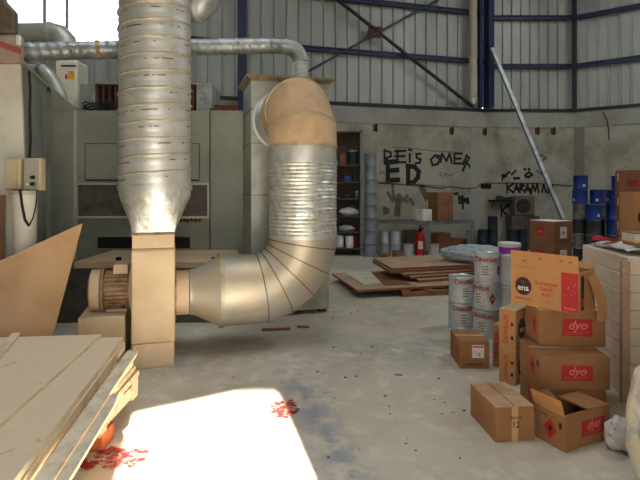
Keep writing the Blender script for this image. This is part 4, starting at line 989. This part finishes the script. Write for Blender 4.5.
def rbox(name, cat, label, px, D, w, d, z, h, m, yaw=28, group='boxes around the metal rack', bev=.004):
    x = px_x(px, D); t = thing(name, label, cat, (x,D,z), math.radians(yaw), group)
    MB().box(-w/2,w/2,-d/2,d/2,0,h).build('body', m, t, world=False, bev=bev); MB().box(-w/2+.02,w/2-.02,-.003,.003,h,h+.002).build('flap_gap', M['cardboard_in'], t, world=False); return t
rbox('cardboard_box','box','lower brown carton of the pair on the rack top', 440.5, 11.65, .46, .34, zr, .33, M['cardboard_brown'])
rbox('cardboard_box','box','upper brown carton of the pair on the rack top', 440.5, 11.65, .46, .34, zr+.335, .31, M['cardboard_brown'])
rbox('storage_box','box','white box on the rack top beside the brown cartons', 423.5, 11.42, .27, .27, zr, .26, M['paper'])
rbox('cardboard_box','box','brown carton on the floor under the middle of the rack', 440, 11.7, .40, .3, 0, .5, M['cardboard_brown'])
rbox('cardboard_box','box','long low brown carton on the floor under the rack', 455, 11.95, .5, .3, 0, .34, M['cardboard_brown'])
rbox('cardboard_box','box','brown carton on the floor just outside the rack leg', 478.5, 12.05, .30, .3, 0, .42, M['cardboard_brown'])
wc = simple_can('tin_can', M['can'], M['can_lid'], .12, .28, 'white tins under the metal rack', M['cream_paper'])
wl = [(385,11.62,.0,'in the floor row at the rack end'),(385,11.62,.283,'stacked on the tin at the rack end'),(396,11.5,.0,'second in the floor row under the rack'),(396,11.5,.283,'stacked second along under the rack'),(408.5,11.35,.0,'standing beside the red extinguisher'),(472,11.8,0,'at the far rack leg, lower'),(472,11.8,.283,'at the far rack leg, upper'),(433.5,11.32,.0,'just behind the front rack leg')]
for i,(px,D,z,lab) in enumerate(wl):
    loc = (px_x(px,D),D,z); rz = face_cam(loc[0],D); lab = 'white tin '+lab
    if i == 0: wc.location = loc; wc.rotation_euler = (0,0,rz); wc['label'] = lab
    else: copy_tree(wc, loc, rz, lab)
ex_ = Vector((px_x(420,11.45),11.45,0)); t = thing('fire_extinguisher', 'red fire extinguisher standing under the metal rack', 'fire extinguisher', ex_)
MB().lathe([(.09,0),(.105,.01),(.105,.44),(.07,.52),(.03,.55)], ex_).build('cylinder', M['extinguisher'], t); MB().lathe([(.03,.55),(.03,.60)], ex_).build('valve', M['black'], t)
MB().bar(ex_+Vector((-.02,0,.61)), ex_+Vector((.1,-.02,.63)), .03,.015).build('handle', M['black'], t); curved(t, .105, -.6, .5, .16, .34, M['paper'], 'paper_label')
tag(lump((px_x(384,11.25),11.25,0), .14,.09,.05,.12,5).build('cement_bag', M['cardboard_brown']), 'flat tan bag lying on the floor before the white tins', 'bag')

for px, D, w0_, h0_, m_, lab, z0_ in ((398,11.2,.2,.14,'cardboard_brown','flat brown carton on the floor before the white tins',0),(448,11.35,.24,.2,'cardboard_brown','small brown carton at the front of the rack floor',0),(462,11.62,.2,.17,'can_dark','dark carton near the far rack leg',0),(411,11.85,.3,.55,'acunit','tall grey carton behind the red extinguisher',0)):
    rbox('storage_box','box',lab,px,D,w0_,w0_*.8,z0_,h0_,M[m_],20)
# ------------------------------------------------------------------ plywood piles
def quad(pts, z0, z1): return MB().hexa([Vector((*p,z0)) for p in pts],[Vector((*p,z1)) for p in pts])
def ply(pts, z0, z1, label, face='ply', edge='ply_edge', group='plywood sheets on the floor pallet'):
    c = sum((Vector(p) for p in pts), Vector((0,0)))/4; t = thing('plywood_sheet', label, 'board', (c.x,c.y,z0), 0, group)
    quad(pts, z0, z1-.004).build('core', M[edge], t); quad(pts, z1-.004, z1).build('face', M[face], t); return t
t = thing('wooden_pallet', 'brown wooden pallet under the plywood sheets at the back', 'pallet', (1.7,7.9,0))
for k in range(3): MB().bar((1.15+.0*k,7.05+k*.55,.035),(2.35,7.30+k*.55,.035),.10,.068).build('stringer', M['pallet'], t)
for k in range(4): MB().bar((1.2+k*.35,6.98+k*.07,.082),(1.05+k*.35,8.3+k*.07,.082),.12,.02).build('deck_board', M['pallet'], t)
low = [(.507,6.87),(2.25,7.33),(2.05,8.75),(.20,8.25)]
ply(low, .094, .128, 'widest plywood sheet lying on the pallet, lowest of the pile')
ws = [(.64,7.2),(.90,7.36),(.83,8.4),(.42,8.22)]
t = tag(quad(ws, .130, .140).build('laminate_sheet', M['white_sheet']), 'off white sheet lying on the corner of the lowest plywood', 'board')
t = tag(quad([(.93,7.17),(1.3,7.26),(1.0,8.2),(.86,8.2)], .130, .145).build('plywood_offcut', M['ply_edge']), 'narrow red brown offcut between the white sheet and plywood pile', 'board')
uo = [(1.08,7.5),(2.6,7.95),(2.45,9.2),(.93,8.62)]
for k, (z0, z1) in enumerate(((.130,.17),(.172,.21),(.212,.245),(.247,.29),(.292,.33))):
    o = [(.35,-.12),(.26,-.06),(.14,-.03),(.0,.0),(.0,.0)][k]; rr = random.uniform(-.03,.03)
    pts = [(p[0]+(o[0] if i in (0,3) else 0)+rr, p[1]+o[1]*(i in (0,1))) for i, p in enumerate(uo)]
    ply(pts, z0, z1, 'plywood sheet in the raised pile, %s' % ['lowest, resting on the wide sheet','second up','middle one','second from the top','topmost with clean tan face'][k])
bun = lump((0,0,0), .62, .2, .16, .10, 12, 36, 16, fr=4)
rot = Matrix.Rotation(-.55, 4, 'Z'); bun.v = [rot @ v + Vector((2.52,8.0,.332)) for v in bun.v]
tag(bun.build('wrapped_roll', M['plastic_wrap']), 'cloudy plastic wrapped roll lying on the plywood behind the cans', 'roll')

# ------------------------------------------------------------------ far wall fittings
t = thing('air_unit', 'grey outdoor air unit with round grille below the scrawled wall', 'air conditioner', (px_x(525,12.6),12.6,.85))
x0,x1 = px_x(515,12.55), px_x(535,12.55); MB().box(x0,x1,12.55,12.9,.852,px_z(196,12.55)).build('casing', M['acunit'], t, bev=.02)
q = Vector(((x0+x1)/2-.05, 12.55, (.852+px_z(196,12.55))/2)); MB().cyl(q, q+Vector((0,-.02,0)), .18, .18, 24).build('fan_grille', M['can_dark'], t)
tag(MB().box(x0-.1,x1+.1,12.5,12.92,0,.85).build('steel_cupboard', M['machine_dark'], bev=.01), 'low dark cupboard under the outdoor air unit', 'cupboard')
t = thing('wall_shelf', 'small black shelf fixed to the wall beside the air unit', 'shelf', (px_x(503,12.8),12.8,1.2))
za = px_z(201.5,12.8); MB().box(px_x(491,12.8),px_x(514,12.8),12.7,12.985,za,za+.04).build('board', M['black'], t)
for q in (494, 511): MB().bar((px_x(q,12.8),12.97,za-.16),(px_x(q,12.8),12.75,za),.02).build('bracket', M['dark_steel'], t)
tag(MB().box(px_x(497,12.8),px_x(502,12.8),12.75,12.9,za+.042,za+.15).build('small_case', M['can_dark'], bev=.006), 'small dark case on the black wall shelf', 'case')
tag(MB().box(px_x(504,12.8),px_x(511,12.8),12.75,12.9,za+.042,za+.11).build('toolbox', M['can_teal'], bev=.006), 'flat dark toolbox on the black wall shelf', 'toolbox')
tag(MB().box(px_x(480.5,12.93),px_x(491.5,12.93),12.955,12.985,px_z(188.5,12.95),px_z(184,12.95)).build('wall_sign', M['black']), 'small black plate on the wall beside the scrawl', 'sign')
# leaning pole
p0 = Vector((5.92,11.45,.0)); p1 = W(492,48,12.55)
t = thing('leaning_pole', 'long pale pole with blue edge leaning against the steel column', 'pole', p0)
dd = (p1-p0).normalized(); a0 = dd.cross(Vector((0,1,0))).normalized()
MB().bar(p0+Vector((0,0,.03)), p1, .075, .05, up=(0,1,0)).build('tube', M['pole_white'], t); 
MB().bar(p0+Vector((0,.0,.03))-Vector((.046,0,.012)), p1-Vector((.046,0,.012)), .016, .05, up=(0,1,0)).build('blue_edge', M['pole_blue'], t)
# drain pipe
pb = on_wall(469.5,100,.16); t = thing('rain_pipe', 'beige rain pipe hanging down the cladding beside blue columns', 'pipe', pb)
MB().tube([pb, Vector((pb.x,pb.y,CEIL-.02))], .10, 16).build('pipe', M['downpipe'], t); MB().tube([pb-Vector((0,0,.12)), pb+Vector((0,0,.02))], [.05,.105], 12).build('broken_end', M['white_plastic'], t)
for z in (5.0, 6.6): MB().tube([Vector((pb.x,pb.y,z-.03)), Vector((pb.x,pb.y,z+.03))], .11, 16).build('pipe_clip', M['downpipe'], t)

# ------------------------------------------------------------------ cream panel stack, sacks and bits
ps = Vector((2.185,3.57,0)); yaw = math.radians(-8)
for k in range(8):
    o = thing('insulation_panel', 'cream panel in the tall block beside the cartons, %s' % ['lowest','second up','third up','fourth up','fifth up','third from top','second from top','topmost'][k], 'panel', (ps.x+random.uniform(-.008,.008), ps.y+random.uniform(-.006,.006), k*.128), yaw, 'cream panels in the tall block')
    MB().box(.0,1.05,.0,.84,0,.1255).build('slab', M['cream_panel'], o, world=False, bev=.006)
t = thing('corner_batten', 'tall brown timber batten standing at the cream block corner', 'timber', (2.16,3.53,0), yaw)
MB().hexa([(-.035,-.02,0),(.02,-.02,0),(.02,.02,0),(-.035,.02,0)],[(-.03,-.02,1.0),(.02,-.02,1.0),(.02,.02,1.0),(-.03,.02,1.0)]).build('batten', M['ply'], t, world=False)
MB().box(-.036,.021,-.022,.022,.93,.95).build('binding', M['tape'], t, world=False)
ztp = 8*.128+.001
def crum(u, v):
    x = .05+.62*u; y = .06+.72*v; return (2.17+x*math.cos(yaw)-y*math.sin(yaw), 3.57+x*math.sin(yaw)+y*math.cos(yaw), ztp+.026+.012*math.sin(u*14+v*5)+.010*math.sin(v*17+u*6)), (0,0,1)
tag(MB().sheet(crum, 26, 26, .004).build('crumpled_paper', M['white_bag']), 'crumpled white paper sheet lying on top of the cream block', 'paper')
t = thing('sanding_tool', 'red plastic tool lying on the cream block', 'tool', (2.36,4.22,ztp+.056))
MB().hexa([(2.27,4.16,ztp+.056),(2.46,4.1,ztp+.056),(2.47,4.16,ztp+.056),(2.28,4.22,ztp+.056)],[(2.29,4.17,ztp+.10),(2.42,4.11,ztp+.075),(2.42,4.15,ztp+.075),(2.30,4.2,ztp+.10)]).build('grip', M['red_tool'], t, bev=.008)
bx = Vector((2.34,3.72,ztp+.056)); t = thing('small_carton', 'small yellow and white carton on top of the cream block', 'box', bx, -.1)
MB().box(0,.22,0,.18,0,.10).build('body', M['cardboard'], t, world=False, bev=.004); MB().box(-.002,.222,-.002,.182,.035,.09).build('label_band', M['cream_paper'], t, world=False); MB().box(-.001,.221,-.001,.181,.025,.036).build('yellow_band', M['yellow'], t, world=False)
tag(lump((1.735,2.895,0), .08,.07,.10,.14,15).build('plastic_bag', M['white_bag']), 'small white plastic bag with blue print beside the open carton', 'bag')
t = thing('bulk_sack', 'tall cloudy sack with blue contents beside the cream block', 'sack', (1.84,2.4,0))
pr = [(.20,0),(.27,.04),(.305,.2),(.31,.4),(.27,.58),(.19,.68),(.10,.735),(.06,.76)]
vs = []; n_ = 40
for r, z in pr:
    for j in range(n_):
        th = 2*PI*j/n_; k = 1+.035*math.sin(th*7+z*6)+.02*math.sin(th*13-z*9); vs.append((1.84+r*k*math.cos(th), 2.4+r*k*math.sin(th), z))
fs = [(i*n_+j, i*n_+(j+1)%n_, (i+1)*n_+(j+1)%n_, (i+1)*n_+j) for i in range(len(pr)-1) for j in range(n_)]+[tuple(range(n_-1,-1,-1))]
MB().add(vs, fs).build('bag', M['big_sack'], t)
MB().lathe([(.045,.76),(.06,.775),(.05,.80),(.075,.84),(.055,.86)], (1.84,2.4,0), 14).build('knot', M['white_bag'], t)

# ------------------------------------------------------------------ light: sun through the loading door, daylight at door and window, lamps added under the closed ceiling
w = bpy.data.worlds.new('daylight'); bpy.context.scene.world = w; w.use_nodes = True
bg = w.node_tree.nodes['Background']; bg.inputs[0].default_value = (.86,.93,1.0,1); bg.inputs[1].default_value = 4.0
sd = bpy.data.lights.new('sun', 'SUN'); sd.energy = 60; sd.angle = math.radians(.8); sd.color = (1.0,.91,.79)
so = bpy.data.objects.new('sun', sd); C.objects.link(so)
tr_ = Vector((-.25,.97,-.69)); so.rotation_euler = tr_.to_track_quat('-Z','Y').to_euler(); so.location = (1,-4,5)
def area(name, loc, direction, sx_, sy_, power, col):
    l = bpy.data.lights.new(name, 'AREA'); l.shape = 'RECTANGLE'; l.size = sx_; l.size_y = sy_; l.energy = power; l.color = col
    o = bpy.data.objects.new(name, l); C.objects.link(o); o.location = loc; o.rotation_euler = Vector(direction).to_track_quat('-Z','Y').to_euler(); return o
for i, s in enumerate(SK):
    area('ceiling_fill', ((s[0]+s[1])/2, (s[2]+s[3])/2, CEIL-.02), (0,0,-1), s[1]-s[0], s[3]-s[2], (70,88,165)[i], (.93,.97,1.0))  # added fill, ceiling has no openings; the last one follows the box shadows
mid = wf(FW, (d0+d1)/2, .03, 1.6); area('door_daylight', mid, FW[2], d0-d1 if d0>d1 else d1-d0, 3.0, 28, (1.0,.95,.88))
mid = wf(FR[0], (U_A+U_B)/2, .02, 5.9); area('window_daylight', mid, FR[0][2]+Vector((0,0,-.4)), U_B-U_A, 2.6, 22, (.9,.96,1.0))

# ------------------------------------------------------------------ camera
cd = bpy.data.cameras.new('camera'); cd.sensor_width = 36; cd.lens = 36*F/640; cd.shift_y = (HY-240)/640; cd.clip_start = .05; cd.clip_end = 200
co = bpy.data.objects.new('camera', cd); C.objects.link(co); co.location = (0,0,EYE); co.rotation_euler = (PI/2,0,0)
sc = bpy.context.scene; sc.camera = co
sc.view_settings.view_transform = 'Standard'; sc.view_settings.look = 'None'; sc.view_settings.gamma = 1; sc.view_settings.use_curve_mapping = False
sc.view_settings.exposure = 0.2
sc.cycles.use_denoising = True; sc.cycles.max_bounces = 8; sc.cycles.diffuse_bounces = 5; sc.cycles.sample_clamp_indirect = 6
